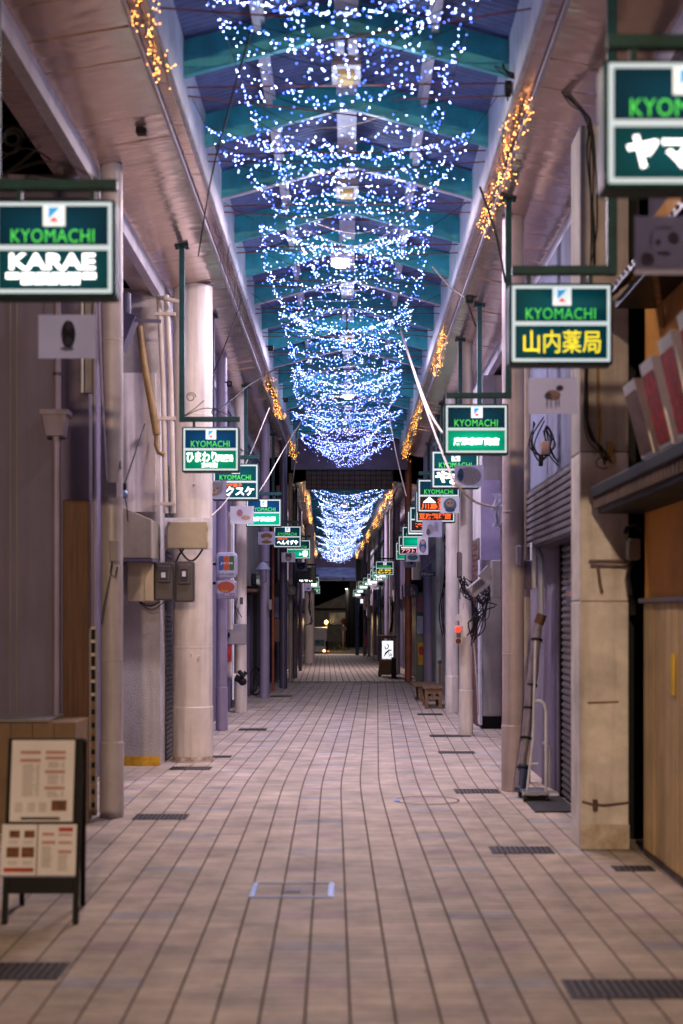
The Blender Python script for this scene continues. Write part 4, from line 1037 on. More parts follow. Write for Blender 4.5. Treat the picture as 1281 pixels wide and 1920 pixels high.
# cabinet etc.
t = thing('utility_cabinet', 'grey square cabinet with a keyhole handle on the cream column', 'cabinet', (X(443,21),21,1.3))
D = 21.0; x0,x1,z0,z1 = X(423,D),X(462,D),Z(1209,D),Z(1170,D)
f = MB(); f.box(x0,x1,D,D+.18,z0,z1); f.build('case', M_boxg, t, bevel=.006)
f = MB(); f.box(x0+.02,x1-.012,D-.012,D-.001,z0+.012,z1-.012); d_ = f.build('door', M_boxg, t, bevel=.004)
f = MB(); f.box(x0+.04,x0+.065,D-.035,D-.0125,z0+.12,z0+.18); f.build('handle', M_black, d_)
t = thing('wall_plate', 'small brown plate with trailing cords on the cream column', 'plate', (X(452,21.1),21.1,1.9))
f = MB(); f.box(X(450,21.3),X(456,21.3),21.28,21.30,Z(1133,21.3),Z(1120,21.3)); f.build('plate', M_meter, t)
f = MB(); f.tube([P(446,1122,21.2),P(441,1140,21.2),P(446,1160,21.2)],.006,5); f.tube([P(442,1138,21.2),P(448,1148,21.2),P(454,1158,21.2)],.006,5); f.build('cord', M_cable, t)
t = thing('pipe_pair', 'cream pipes with an elbow into the cream column', 'pipe', (X(430,20.5),20.5,0))
f = MB(); D=20.6; f.tube([P(432,960,D),P(431,1180,D)],.05,12); f.tube([P(428,1212,D),P(428,1248,D),P(432,1266,D),P(441,1270,D)],.055,12); f.build('large_pipe', M_pipe, t, smooth=40)
f = MB(); f.tube([P(438,960,D-.1),P(437,1170,D-.1)],.014,8); f.tube([P(437,1209,D-.1),P(437,1312,D-.1)],.016,8); f.build('thin_pipe', M_white, t, smooth=40)
f = MB(); f.tube([P(441,1270,D-.05),P(453,1276,D-.05)],.05,10); f.tube([P(448,1258,D-.1),P(456,1268,D-.12),P(461,1260,D-.1)],[.03,.05,.03],8); f.ball(P(455,1278,D-.1),.06,8,6); f.build('valve', M_cable, t, smooth=50)
f = MB(); f.box(X(428,D),X(435,D),D-.09,D-.07,Z(1240,D),Z(1210,D)); f.build('warning_plate', M_red, t)
# doorway unit on the left: canopy, lamp, bicycle-like frame
t = thing('corner_shop', 'small canopy doorway with glass case on the left mid street', 'shopfront', (-1.85,27,0))
f = MB(); f.box(-1.90,-1.60,24.8,29.2,Z(1112,26),Z(1106,26)); f.build('canopy', M_wood2, t, bevel=.01)
f = MB(); f.box(-1.868,-1.80,24.9,29.0,Z(1100,26)+.004,3.3); f.build('fascia', M_plast, t)
f = MB(); f.box(-1.85,-1.795,25.6,26.6,.02,Z(1114,26)); f.build('door_panel', M_viol, t)
f = MB(); f.box(-1.85,-1.79,26.7,27.6,.02,Z(1114,26)); f.build('dark_door', M_black, t)
f = MB(); f.box(-1.78,-1.70,26,28.5,Z(1096,26),Z(1075,26)); f.build('display_case', M_glass, t, bevel=.01)
f = MB()
for i in range(34): f.box(-1.852,-1.835,22.5,24.7,.02+i*.06,.02+i*.06+.048)
f.build('roller_slats', M_shut, t)
t = thing('glass_shade_lamp', 'frilled glass lamp shade on a bracket by the doorway', 'lamp', (X(494,25),24,2.2))
f = MB(); f.lathe(X(494,24.5),24.4,[(.015,Z(1054,24.5)),(.06,Z(1057,24.5)),(.10,Z(1064,24.5)),(.13,Z(1068,24.5))],16); f.build('shade', M_jw, t, smooth=50)
f = MB(); f.tube([P(494,1054,24.5),P(506,1054,24.5),P(506,1063,24.5)],.008,6); f.tube([P(499,1068,24.4),P(499,1090,24.4),P(492,1094,24.4)],.006,6); f.build('bracket', M_cable, t)
t = thing('drain_pipe', 'orange brown pipe beside the dark violet pole', 'pipe', (X(512,27),27,0))
f = MB(); f.cyl(X(512,27.5),27.5,0,4.5,.026,10); f.build('pipe', M_copper, t, smooth=40)
t = thing('notice_board', 'brown board behind the dark violet pole', 'board', (X(517,28),28,1.2))
f = MB(); f.box(X(514,28.3),X(524,28.3),28.3,28.34,Z(1203,28.3),Z(1160,28.3)); f.build('panel', M_wood, t); 
f = MB(); f.box(X(515,28.3),X(523,28.3),28.3,28.33,Z(1158,28.3),Z(1120,28.3)); f.build('glass', M_blue, t)
f = MB(); f.box(X(513,28.3),X(514,28.3),28.28,28.3,0,2.2); f.build('post', M_white, t)
t = thing('meter_pair', 'small grey meter box beside the doorway column', 'meter', (X(506,25),25,1.9))
f = MB(); f.box(X(504,25),X(510,25),24.9,25.0,Z(1143,25),Z(1124,25)); f.build('case', M_boxg, t, bevel=.008); f=MB(); f.tube([P(507,1143,25),P(506,1158,25)],.012,6); f.build('cable', M_cable, t)
t = thing('parked_bicycle', 'folded black bicycle frame leaning in the dark doorway', 'bicycle', (X(483,26),26,0))
f = MB(); c = P(482,1288,26)
f.tube([(c[0]+.10*math.cos(2*math.pi*k/20)-.02, 26+.25*math.cos(2*math.pi*k/20), .26+.25*math.sin(2*math.pi*k/20)) for k in range(21)], .014, 6); f.build('wheel', M_tyre, t)
f = MB(); f.tube([P(478,1292,25.8),P(481,1268,25.9),P(486,1258,26)],.016,6); f.tube([P(481,1268,25.9),P(487,1290,25.7)],.014,6); f.tube([P(484,1262,25.9),P(489,1272,25.7)],.014,6); f.build('frame', M_meter, t)
f = MB(); f.ball(P(487,1256,26),.045,8,6,sz=.5); f.build('saddle', M_black, t)
# mirror and pedestrian sign
t = thing('traffic_mirror', 'round traffic mirror seen from behind on the dark violet pole', 'mirror', (X(517,28.4),28.4,2))
f = MB(); c = P(517,1107,28.4); f.slab(c[0],c[2],.145,.155,28.44,28.48,30); f.build('back_plate', M_black, t)
f = MB(); f.beam((c[0],28.50,c[2]),(X(528,28.4),28.50,c[2]),.03,.03); f.build('bracket', M_dkcol, t)
def ped_sign(u, v, D, rx, label, fig):
    t = thing('pedestrian_sign', label, 'road sign', P(u,v,D)); c = P(u,v,D)
    f = MB(); f.slab(c[0],c[2],rx,rx*1.06,D-.02,D,30); f.build('plate', M_signb, t)
    f = MB(); r=rx; y0, y1 = D-.026, D-.0205
    f.slab(c[0]-r*.1,c[2]+r*.55,r*.12,r*.14,y0,y1,12)
    f.poly([(c[0]-r*.28,c[2]+r*.36),(c[0]-r*.30,c[2]-r*.1),(c[0]-r*.2,c[2]-r*.1),(c[0]-r*.18,c[2]-r*.7),(c[0]-r*.06,c[2]-r*.7),(c[0]-r*.04,c[2]-r*.15),(c[0]+r*.02,c[2]-r*.7),(c[0]+r*.12,c[2]-r*.7),(c[0]+r*.06,c[2]+r*.0),(c[0]+r*.14,c[2]+r*.2),(c[0]+r*.08,c[2]+r*.38)], y0, y1)
    f.slab(c[0]+r*.34,c[2]-r*.05,r*.09,r*.11,y0,y1,12); f.poly([(c[0]+r*.24,c[2]-r*.18),(c[0]+r*.27,c[2]-r*.7),(c[0]+r*.42,c[2]-r*.7),(c[0]+r*.46,c[2]-r*.18)], y0, y1)
    f.build('figures', M_pinkp, t)
    f = MB(); f.box(c[0]-.02,c[0]+.02,D,D+.04,c[2]-.05,c[2]+.05); f.build('clamp', M_dkcol, t)
ped_sign(547,1107,31.5,.10,'round blue pedestrian sign seen on the left pole', 0)
ped_sign(773,1107,30.8,.135,'round blue pedestrian sign on the orange brown column', 0)

# ------------------------------------------------------------------ right side
t = thing('shop_building', 'orange and tan shop wall at the right picture edge', 'building', (1.82,8.6,0))
f = MB(); f.box(1.84,4,-2,8.85,Z(1128,8.7),3.9); f.build('orange_wall', M_orange, t)
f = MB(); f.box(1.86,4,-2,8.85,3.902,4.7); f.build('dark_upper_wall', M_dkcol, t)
y = 8.8
k = 0
while y > 2:
    f = MB(); f.box(1.822+.004*(k%2),1.86,y-.295,y,.05,Z(1131,8.7)); f.build('tan_panel', M_tan, t, bevel=.004); y -= .30; k += 1
f = MB(); f.box(1.80,1.90,2,8.86,Z(1131,8.7)+.003,Z(1122,8.7)); f.build('ledge', M_dkcol, t)
f = MB(); f.box(1.83,1.95,2,8.84,0,.048); f.build('plinth', M_base, t)
f = MB(); f.box(1.806,1.8195,7.94,8.00,Z(1303,7.97),Z(1226,7.97)); f.build('yellow_tag', mat('yellow_tag',(.75,.50,.02),.5), t)
t = thing('shop_awning', 'dark corrugated awning below the red food boards', 'awning', (1.6,7.5,2.2))
xa, za = 1.52, Z(925,8.9)
f = MB(); f.box(xa-.01,xa+.03,3.5,8.9,za-.03,za+.035); f.build('front_rail', M_black, t, bevel=.006)
f = MB()
f.add([(xa,3.5,za+.03),(1.84,3.5,za+.16),(1.84,8.88,za+.16),(xa,8.88,za+.03),(xa,3.5,za+.005),(1.84,3.5,za+.135),(1.84,8.88,za+.135),(xa,8.88,za+.005)], [(0,3,2,1),(4,5,6,7),(0,1,5,4),(1,2,6,5),(2,3,7,6),(3,0,4,7)])
f.build('roof_plate', M_shutd, t)
f = MB(); y = 8.86
while y > 4.2: f.box(xa+.004,xa+.026,y-.05,y-.008,za-.10,za-.031); y -= .085
tag(f.build('fringe_slats', mat('awning_slats',(.16,.10,.07),.7,var=.25), t), kind='stuff')
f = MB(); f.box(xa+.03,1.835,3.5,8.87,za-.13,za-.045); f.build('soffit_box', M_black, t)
def food_board(y0, y1, label, m_, hgt):
    zf = za+.11; xo, xi = 1.53, 1.60
    t = thing('food_board', label, 'board', (1.6,(y0+y1)/2,zf), 'food photo boards standing on the awning')
    # leans back towards the wall at the top, seen edge on
    a = Vector((1.60,y1,zf-.02)); bb = Vector((1.60,y0,zf-.02)); up = Vector((-.10,.03,hgt)); nrm = Vector((-1,0,-.04)).normalized()
    f = MB(); k = nrm*-.05
    vs = [a,bb,bb+up,a+up,a+k,bb+k,bb+up+k,a+up+k]
    f.add(vs, [(0,1,2,3),(7,6,5,4),(0,4,5,1),(1,5,6,2),(2,6,7,3),(3,7,4,0)]); f.build('frame', M_paper, t)
    f = MB(); n_ = nrm*.003; d = (bb-a)
    f.add([a+d*.04+up*.05+n_, a+d*.95+up*.05+n_, a+d*.95+up*.86+n_, a+d*.04+up*.86+n_], [(0,1,2,3)]); f.build('photo', m_, t)
food_board(7.47,7.78,'food board with a dark photo, farthest on the awning', M_food, .40)
food_board(7.04,7.33,'food board with a red strip photo, second on the awning', M_food2, .44)
food_board(6.62,6.90,'food board with red and black dishes, third on the awning', M_food2, .48)
food_board(6.22,6.49,'food board cut off by the picture edge on the awning', M_food2, .52)
t = thing('upper_awning', 'dark tiled awning above the food boards with a wooden brace', 'awning', (1.6,7,3.3))
zz = Z(545,8.6)
f = MB(); f.add([(1.55,3.5,zz-.02),(1.86,3.5,zz+.25),(1.86,8.6,zz+.25),(1.55,8.6,zz-.02),(1.55,3.5,zz-.06),(1.86,3.5,zz+.17),(1.86,8.6,zz+.17),(1.55,8.6,zz-.06)], [(0,3,2,1),(4,5,6,7),(0,1,5,4),(1,2,6,5),(2,3,7,6),(3,0,4,7)]); f.build('roof', M_shutd, t)
f = MB(); y = 8.58
while y > 4: f.beam((1.545,y,zz-.045),(1.62,y,zz-.0),.03,.03); y -= .11
tag(f.build('tile_ends', M_dkcol, t), kind='stuff')
f = MB(); f.beam((1.83,8.3,Z(610,8.3)),(1.60,7.5,zz-.07),.03,.03); f.build('brace', M_wood2, t)
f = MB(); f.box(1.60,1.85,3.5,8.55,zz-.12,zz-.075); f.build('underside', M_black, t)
t = thing('stained_pillar', 'square white plaster pillar with rust stains on the right', 'pillar', (1.62,9.03,0))
f = MB(); f.box(1.465,1.775,9.03,9.40,0,Z(1128,9.03)); f.build('lower_block', M_pillar, t, bevel=.01)
f = MB(); f.box(1.465,1.775,9.033,9.397,Z(1127,9.03),Z(848,9.03)); f.build('middle_block', M_pillar, t, bevel=.01)
f = MB(); f.box(1.465,1.775,9.03,9.40,Z(847,9.03),4.6); f.build('upper_block', M_plast, t, bevel=.01)
f = MB(); f.box(1.462,1.778,9.026,9.03,0.003,.16); f.build('stained_foot', mat('foot_stain',(.46,.36,.27),.9,var=.4,scale=8,col2=(.72,.66,.60)), t)
f = MB(); f.tube([P(1092,1503,9),(X(1110,9),9.0,Z(1508,9)),P(1135,1510,8.98),P(1180,1505,9)],.008,7); f.box(X(1113,9),X(1120,9),8.97,9.03,Z(1520,9),Z(1500,9)); f.build('pipe_strap', mat('rusted_strap', (.15,.10,.085), .8, var=.3, scale=14), t)
f = MB(); f.tube([P(1105,1052,8.98),P(1185,1052,8.98)],.010,6); f.tube([P(1108,1060,8.98),P(1180,1062,8.98)],.008,6); f.tube([P(1122,1060,8.98),P(1126,1095,8.98),P(1130,1112,8.98)],.008,6); f.build('bracket_rod', mat('rusted_strap', (.15,.10,.085), .8, var=.3, scale=14), t)
f = MB(); f.tube([P(1102,1318,9.02),P(1160,1316,9.02)],.006,5); f.tube([P(1122,680,9.0),P(1122,850,9.0)],.010,6); f.build('surface_conduit', M_brpipe, t)
t = thing('gap_shade', 'black sheet painted as the shaded gap between plaster pillar and tan wall', 'wall', (1.9,9.5,0))
f = MB(); f.box(1.72,3.5,9.45,9.55,0,4.5); f.build('back_sheet', M_black, t)  # painted black to stand for the dark void in the gap
t = thing('gas_meter', 'small grey gas meter with pipes in the black gap', 'meter', (1.76,8.95,1.9))
f = MB(); f.box(X(1176,8.9),X(1200,8.9),8.86,8.98,Z(1050,8.9),Z(1010,8.9)); f.build('case', M_boxg, t, bevel=.015)
f = MB(); f.tube([P(1172,1000,8.9),P(1175,990,8.9),P(1195,985,8.9),P(1204,995,8.9)],.014,8); f.tube([P(1186,1050,8.9),P(1178,1080,8.9),P(1184,1115,8.9)],.012,8); f.build('pipe', M_cable, t)
# cables on pillar
def cable(label, pts, r=.008, m=M_cable, n=7, name='cable', cat='cable', group=None):
    P_ = [Vector(p) for p in pts]; out = []
    for i in range(len(P_)-1):
        p0 = P_[max(i-1,0)]; p1 = P_[i]; p2 = P_[i+1]; p3 = P_[min(i+2,len(P_)-1)]
        for k in range(6):
            q = k/6
            out.append(.5*((2*p1)+(p2-p0)*q+(2*p0-5*p1+4*p2-p3)*q*q+(3*p1-p0-3*p2+p3)*q**3))
    out.append(P_[-1])
    f = MB(); f.tube(out, r, n); o = f.build(name, m, smooth=60)
    return tag(o, label, cat, group)
def bundle(label, pts, k, spread, r=.007, cat='cable bundle'):
    t = thing('cable_bundle', label, cat, pts[0])
    for i in range(k):
        off = [Vector((R.gauss(0,spread),R.gauss(0,.02),R.gauss(0,spread))) for _ in pts]
        P_ = [Vector(p)+o for p, o in zip(pts, off)]; out = []
        for a in range(len(P_)-1):
            p0 = P_[max(a-1,0)]; p1 = P_[a]; p2 = P_[a+1]; p3 = P_[min(a+2,len(P_)-1)]
            for q in (0,.25,.5,.75): out.append(.5*((2*p1)+(p2-p0)*q+(2*p0-5*p1+4*p2-p3)*q*q+(3*p1-p0-3*p2+p3)*q**3))
        out.append(P_[-1]); f = MB(); f.tube(out, r*R.uniform(.6,1.2), 6); f.build('strand', M_cable, t, smooth=60)
    return t
bundle('black cable bundle crossing under the soffit at upper right', [P(935,120,9.3),P(960,140,9.3),P(1030,155,9.2),P(1075,190,9.1),P(1100,230,9.0),P(1108,300,9.0),P(1112,420,9.0),P(1112,500,9.0)], 5, .016, .0045)
bundle('black cable bundle dangling beside the plaster pillar', [P(1102,520,9.0),P(1104,640,8.97),P(1100,760,8.97),P(1108,815,8.95),P(1128,845,8.93),P(1140,868,8.95)], 6, .013, .0045)
bundle('loose looped cables below the spotted dog drawing', [P(1010,790,12),P(1000,830,12),P(1025,860,12),P(1040,830,12),P(1020,800,12),P(1035,850,12),P(1060,880,12)], 4, .03, .006)
t = thing('plug_adapter', 'pale plug adapter hanging on looped cables', 'adapter', P(1022,840,11.9))
f = MB(); f.box(X(1014,11.9),X(1030,11.9),11.86,11.93,Z(852,11.9),Z(828,11.9)); f.build('body', M_pinkp, t, bevel=.008); f=MB(); f.box(X(1010,11.9),X(1018,11.9),11.87,11.92,Z(874,11.9),Z(853,11.9)); f.build('plug', M_cable, t, bevel=.004)
t = thing('wall_socket', 'small socket box with looped wire on the plaster pillar', 'socket', P(1144,845,9))
f = MB(); f.box(X(1138,9),X(1148,9),8.97,9.025,Z(858,9),Z(828,9)); f.build('plate', M_brpipe, t, bevel=.004); f=MB(); f.tube([(X(1131,8.95)+.045*math.cos(6.28*k/14),8.95,Z(868,8.95)+.035*math.sin(6.28*k/14)) for k in range(13)],.004,5); f.build('wire', M_cable, t)
# shutter shop
t = thing('shop_building', 'shuttered shop front between plaster pillar and pink grey column', 'building', (1.74,11.5,0))
f = MB(); f.box(1.76,4.5,9.56,14.0,0,4.6); f.build('wall', M_blue, t)
f = MB(); f.box(1.745,1.76,11.68,13.95,.0,Z(1015,11.8)); f.build('plaster_panel', mat('lilac_plaster',(.20,.175,.235),.85,var=.12,bump=.5,bscale=80,streak=.3), t)
f = MB(); f.box(1.72,1.76,11.60,11.68,0,Z(1015,11.6)); f.build('shutter_guide', M_black, t)
zt = Z(1010,11); n = int(zt/.055)
for i in range(n):
    f = MB(); z0 = .02+i*.055
    f.add([(1.742,9.5,z0),(1.742,11.6,z0),(1.728,11.6,z0+.022),(1.728,9.5,z0+.022),(1.742,9.5,z0+.050),(1.742,11.6,z0+.050)], [(0,3,2,1),(3,4,5,2)])
    f.build('shutter_slat', M_shut, t)
f = MB(); f.box(1.58,1.758,9.5,13.6,zt-.02,zt+.5); f.build('shutter_box', M_shutd, t)
for i in range(9):
    f = MB(); f.box(1.562,1.579,9.5,13.6,zt+.0+i*.054,zt+.036+i*.054); f.build('box_rib', M_shut, t, bevel=.006)
t = thing('notice_plate', 'small notice with a red line on the roller shutter', 'notice', P(1072,1115,10.9))
f = MB(); f.box(1.70,1.727,10.70,11.15,Z(1135,10.9),Z(1098,10.9)); f.build('sheet', M_paperv, t); f = MB(); f.box(1.697,1.6998,10.75,11.1,Z(1118,10.9),Z(1108,10.9)); f.build('red_line', M_redpale, t)
t = thing('wall_bracket', 'dark strut and box hanging beside the roller shutter', 'bracket', P(1080,1160,9.8))
f = MB(); f.box(X(1072,9.7),X(1084,9.7),9.65,9.75,Z(1190,9.7),Z(1150,9.7)); f.build('box', M_meter, t, bevel=.01); f=MB(); f.tube([P(1098,870,9.3),P(1097,930,9.3),P(1086,1060,9.4),P(1084,1150,9.6)],.014,7); f.build('pipe', M_brpipe, t, smooth=40)
t = thing('service_pole', 'cream pipe rising behind the pink grey column', 'pipe', (1.55,12.6,0))
f = MB(); f.cyl(X(984,12.6),12.6,0,4.4,.052,16); f.build('pipe', M_pipe, t, smooth=40)
t = thing('switch_box', 'white edged switch box with pipe above the rolled bundle', 'box', P(990,1075,12))
f = MB(); D=12.1; f.box(X(974,D),X(998,D),D,D+.1,Z(1105,D),Z(1050,D)); f.build('case', M_viol, t, bevel=.008); f=MB(); f.box(X(997,D),X(1004,D),D-.03,D+.1,Z(1103,D),Z(1018,D)); f.build('door', M_white, t, bevel=.004)
f = MB(); f.tube([P(1005,1020,D),P(1014,1045,D),P(1015,1170,D)],.026,10); f.build('pipe', M_jw, t, smooth=40)
f = MB(); f.box(X(962,D),X(972,D),11.85,11.9,Z(1062,D),Z(1025,D)); f.build('meter', M_colv, t, bevel=.01)
t = thing('rolled_bundle', 'long wrapped roll strapped and leaning beside the pink grey column', 'roll', P(985,1490,11.6))
a = Vector(P(976,1478,11.6)); bb = Vector(P(1010,1170,11.9))
f = MB(); f.tube([a.lerp(bb,k/10)+Vector((R.gauss(0,.006),0,0)) for k in range(11)], [.040+R.uniform(-.005,.007) for _ in range(11)], 12); f.build('wrapping', M_tub, t, smooth=60)
for q in (.12,.3,.48,.62,.9):
    f = MB(); c = a.lerp(bb,q); d = (bb-a).normalized(); f.tube([c-d*.010,c+d*.010],.049,12); f.build('strap', M_cable, t)
f = MB(); f.tube([a.lerp(bb,-.02),a.lerp(bb,.14)],.047,12); f.build('blue_wrap', M_tarp, t, smooth=40)
f = MB(); f.tube([bb,bb+Vector((.03,0,.08))],.043,12); f.build('brown_end', M_wood, t, smooth=40)
t = thing('hand_trolley', 'white tubular trolley on small castors beside the shutter', 'trolley', P(1010,1500,11.4))
yb = 11.35; x0, x1 = X(988,yb), X(1024,yb)
f = MB(); f.tube([(x0,yb,.07),(x0+.05,yb,.5),(x0+.07,yb,1.28)],.010,8); f.tube([(x1,yb,.07),(x1,yb,.72),(x1-.015,yb,.78),(x1-.05,yb,.80),(x1-.10,yb,.80)],.012,8); f.tube([(x0+.012,yb,.30),(x0+.09,yb,.30)],.008,6)
f.tube([(x1+.08,yb+.35,.07),(x1+.08,yb+.35,.40),(x1+.02,yb+.3,.44)],.010,8); f.build('tube_frame', M_white, t, smooth=50)
f = MB(); f.box(x0-.03,x1+.02,yb-.06,yb+.30,.055,.075); f.build('deck', M_steel, t, bevel=.004)
for xx in (x0-.02, x1+.0):
    for yy in (yb-.04, yb+.28): f = MB(); f.tube([(xx-.012,yy,.027),(xx+.012,yy,.027)],.027,10); f.build('castor', M_tyre, t, smooth=40)
t = thing('leaning_panel', 'dull violet board leaning on the plaster behind the trolley', 'board', P(1030,1400,12.2))
f = MB(); f.add([(1.69,12.5,.0),(1.74,12.0,.0),(1.742,12.0,1.75),(1.72,12.5,1.55),(1.70,12.5,.0),(1.744,12.0,.0),(1.746,12.0,1.75),(1.73,12.5,1.55)], [(0,1,2,3),(7,6,5,4),(0,4,5,1),(1,5,6,2),(2,6,7,3),(3,7,4,0)]); f.build('sheet', M_viol, t)
t = thing('floor_mat', 'dark doormat at the foot of the shutter', 'mat', P(1040,1510,11))
f = MB(); f.box(1.40,1.72,10.7,11.6,.0,.012); f.build('pad', M_asph, t)
# white return wall
t = thing('shop_building', 'white tiled return wall beside the red lamp column', 'building', (1.85,18.5,0))
D = 18.5
f = MB(); f.box(1.73,4.5,D,D+.3,.16,4.6); f.build('wall', M_plast, t)
for i in range(3):
    for j in range(2):
        f = MB(); f.box(1.735+j*.12,1.735+j*.12+.117,D-.012,D-.001,.17+i*.5,.17+i*.5+.495); f.build('wall_tile', mat('wall_tile',(.50,.48,.44),.3,var=.05), t)
f = MB(); f.box(1.72,4.5,D-.01,D+.3,0,.158); f.build('black_plinth', M_black, t)
f = MB(); f.box(1.70,1.728,D-.03,D+.3,.05,2.2); f.build('white_trim', M_white, t)
f = MB(); f.box(1.98,4.5,14.01,18.49,0,4.6); f.build('recess_wall', M_viol, t)
f = MB(); f.box(1.73,4.5,18.81,30.6,0,4.6); f.build('side_wall', M_plast, t)
t = thing('brick_strip', 'narrow strip of dark red brick behind the red lamp column', 'brick wall', (1.71,19,0))
f = MB(); f.box(1.70,1.729,18.85,20.6,0,2.5); f.build('mortar_bed', M_mortar, t)
bk = None
for i in range(36):
    for j in range(7):
        y0 = 18.86+j*.245+(.12 if i%2 else 0)
        if bk is None:
            f = MB(); f.box(-.008,.0,0,.23,0,.058); bk = f.mesh('brick', M_brick)
        o = bpy.data.objects.new('brick', bk); COL.objects.link(o); o.parent = t
        o.matrix_parent_inverse = Matrix.Translation(-Vector(t.location)); o.location = (1.70, y0, .01+i*.069)
t = thing('banner', 'tall lilac cloth banner with faint lettering beside the tall column', 'banner', P(918,950,17))
D = 17; f = MB(); f.box(X(902,D),X(938,D),D,D+.02,Z(1050,D),Z(900,D)); f.build('cloth', mat('lilac_cloth',(.30,.26,.44),.8,var=.1), t)
t = thing('meter_cabinet', 'grey brown cabinet high on the red lamp column', 'box', P(870,1060,17.4))
D = 17.5; f = MB(); f.box(X(858,D),X(884,D),D,D+.12,Z(1083,D),Z(1035,D)); f.build('case', M_meter, t, bevel=.006)
f = MB(); f.box(X(859.5,D),X(882.5,D),D-.012,D-.001,Z(1081,D),Z(1037,D)); f.build('door', mat('cabinet_brown',(.16,.13,.14),.5), t, bevel=.003)
t = thing('electricity_meter', 'dark twin dial meter below the grey brown cabinet', 'meter', P(874,1148,17.5))
f = MB(); f.box(X(865,D),X(886,D),D,D+.1,Z(1163,D),Z(1128,D)); f.build('case', M_meter, t, bevel=.01); f=MB(); f.box(X(868,D),X(880,D),D-.02,D-.001,Z(1142,D),Z(1130,D)); f.build('window', M_glass, t, bevel=.003)
f = MB(); f.box(X(862,D),X(878,D),D+.01,D+.08,Z(1124,D),Z(1103,D)); f.build('upper_case', M_viol, t, bevel=.01)
t = thing('air_conditioner', 'tilted grey ventilation unit among the cables', 'vent unit', P(905,1105,15.5))
f = MB(); D=15.5; f.beam((X(882,D),D,Z(1112,D)),(X(915,D),D,Z(1085,D)),.2,.13); f.build('case', M_boxg, t, bevel=.01)
f = MB()
for k in range(7): f.beam((X(884+k*3.4,D),D-.105,Z(1114-k*2.8,D)),(X(887+k*3.4,D),D-.105,Z(1095-k*2.8,D)),.008,.006)
f.build('louvre', M_black, t)
t = thing('junction_box', 'large pale junction box left of the pink grey column', 'box', P(930,1085,14.5))
f = MB(); D=14.5; f.box(X(923,D),X(940,D),D,D+.2,Z(1121,D),Z(1050,D)); f.build('case', M_boxg, t, bevel=.01); f=MB(); f.beam((X(905,D),D+.1,Z(1085,D)),(X(923,D),D+.1,Z(1065,D)),.1,.10); f.build('duct', M_boxg, t)
bundle('dense black cable tangle beside the red lamp column', [P(880,1090,16.8),P(895,1115,16.6),P(915,1110,16.2),P(905,1140,16.5),P(892,1165,16.8),P(885,1195,17)], 12, .06, .007)
bundle('cable bundle dropping from the grey brown cabinet', [P(866,1083,17.2),P(872,1105,17.2),P(885,1120,17.1),P(890,1160,17),P(884,1190,17.2)], 6, .03, .010)
bundle('cables on the shopfront wall near the bench', [P(833,1000,24),P(834,1060,24),P(829,1140,24),P(833,1190,24)], 4, .03, .010)
bundle('cables climbing the far right columns', [P(735,1120,42),P(737,1160,42),P(733,1200,42)], 5, .05, .015)
bundle('cables tangled on the stout white column', [P(580,1110,53),P(583,1140,53),P(585,1165,53),P(575,1170,53)], 4, .05, .014)
t = thing('signal_lamp_box', 'pale box with a lit red lamp above a dark one', 'signal lamp', P(859,1190,17.2))
D = 17.3; f = MB(); f.box(X(852,D),X(868,D),D,D+.07,Z(1209,D),Z(1173,D)); f.build('case', M_pipe, t, bevel=.008)
f = MB(); c = P(859,1180,D); f.slab(c[0],c[2],.034,.034,D-.02,D-.001,20); f.build('lit_lens', glow('red_lens',(1,.05,.03),1.6,'NONE'), t)
f = MB(); c = P(859.5,1202,D); f.slab(c[0],c[2],.032,.032,D-.02,D-.001,20); f.build('dark_lens', mat('dark_lens',(.10,.012,.016),.2), t)
f = MB(); f.box(X(856,D),X(864,D),D-.01,D-.001,Z(1195,D),Z(1187,D)); f.build('key_panel', M_meter, t)
t = thing('sticker', 'blue and white square sticker on the red lamp column', 'sticker', P(877,1225,17.7))
f = MB(); D=17.75; f.box(X(872,D),X(882,D),D-.004,D,Z(1231,D),Z(1218,D)); f.build('sheet', M_jb, t); f=MB(); f.poly([(X(874,D),Z(1228,D)),(X(880,D),Z(1228,D)),(X(879,D),Z(1221,D)),(X(875,D),Z(1221,D))],D-.007,D-.0045); f.build('symbol', M_white, t)
t = thing('sticker', 'small yellow brown sticker on the red lamp column', 'sticker', P(871,1241,17.7))
f = MB(); f.box(X(867,D),X(874,D),D-.004,D,Z(1245,D),Z(1237,D)); f.build('sheet', M_brpipe, t)
t = thing('name_tag', 'white paper tag hanging from the meter', 'tag', P(860,1157,17.2))
f = MB(); f.add([P(857,1150,17.1),P(866,1153,17.1),P(863,1165,17.1),P(853,1162,17.1)], [(3,2,1,0)]); f.add([P(857,1150,17.104),P(866,1153,17.104),P(863,1165,17.104),P(853,1162,17.104)], [(0,1,2,3)]); f.build('paper', M_paper, t)
t = thing('thin_conduit', 'thin leaning conduit pipe over the brick strip', 'pipe', P(895,1300,18))
f = MB(); f.tube([P(889,1205,18.2),P(894,1280,18.1),P(897,1340,18.0)],.010,6); f.build('pipe', M_pipe, t)
t = thing('shop_shutter', 'pale ribbed shutter edge between two cream columns', 'shutter', P(861,1280,20))
for i in range(32): f = MB(); f.box(1.66,1.70,20.65,22.6,.02+i*.07,.02+i*.07+.058); f.build('shutter_slat', M_white, t)
t = thing('hanging_cloth', 'crumpled translucent plastic hanging by the white rope end', 'cloth', P(932,950,13))
f = MB()
vs = []; nx, nz = 5, 9
for j in range(nz):
    for i in range(nx):
        p = P(924+i*4.5+3*math.sin(j*1.3), 925+j*8, 13); vs.append((p[0]+R.gauss(0,.006), p[1]+.03*math.sin(i*2.1+j)+R.gauss(0,.008), p[2]))
f.add(vs, [(j*nx+i,j*nx+i+1,(j+1)*nx+i+1,(j+1)*nx+i) for j in range(nz-1) for i in range(nx-1)]); f.build('sheet', M_paperv, t, smooth=60)
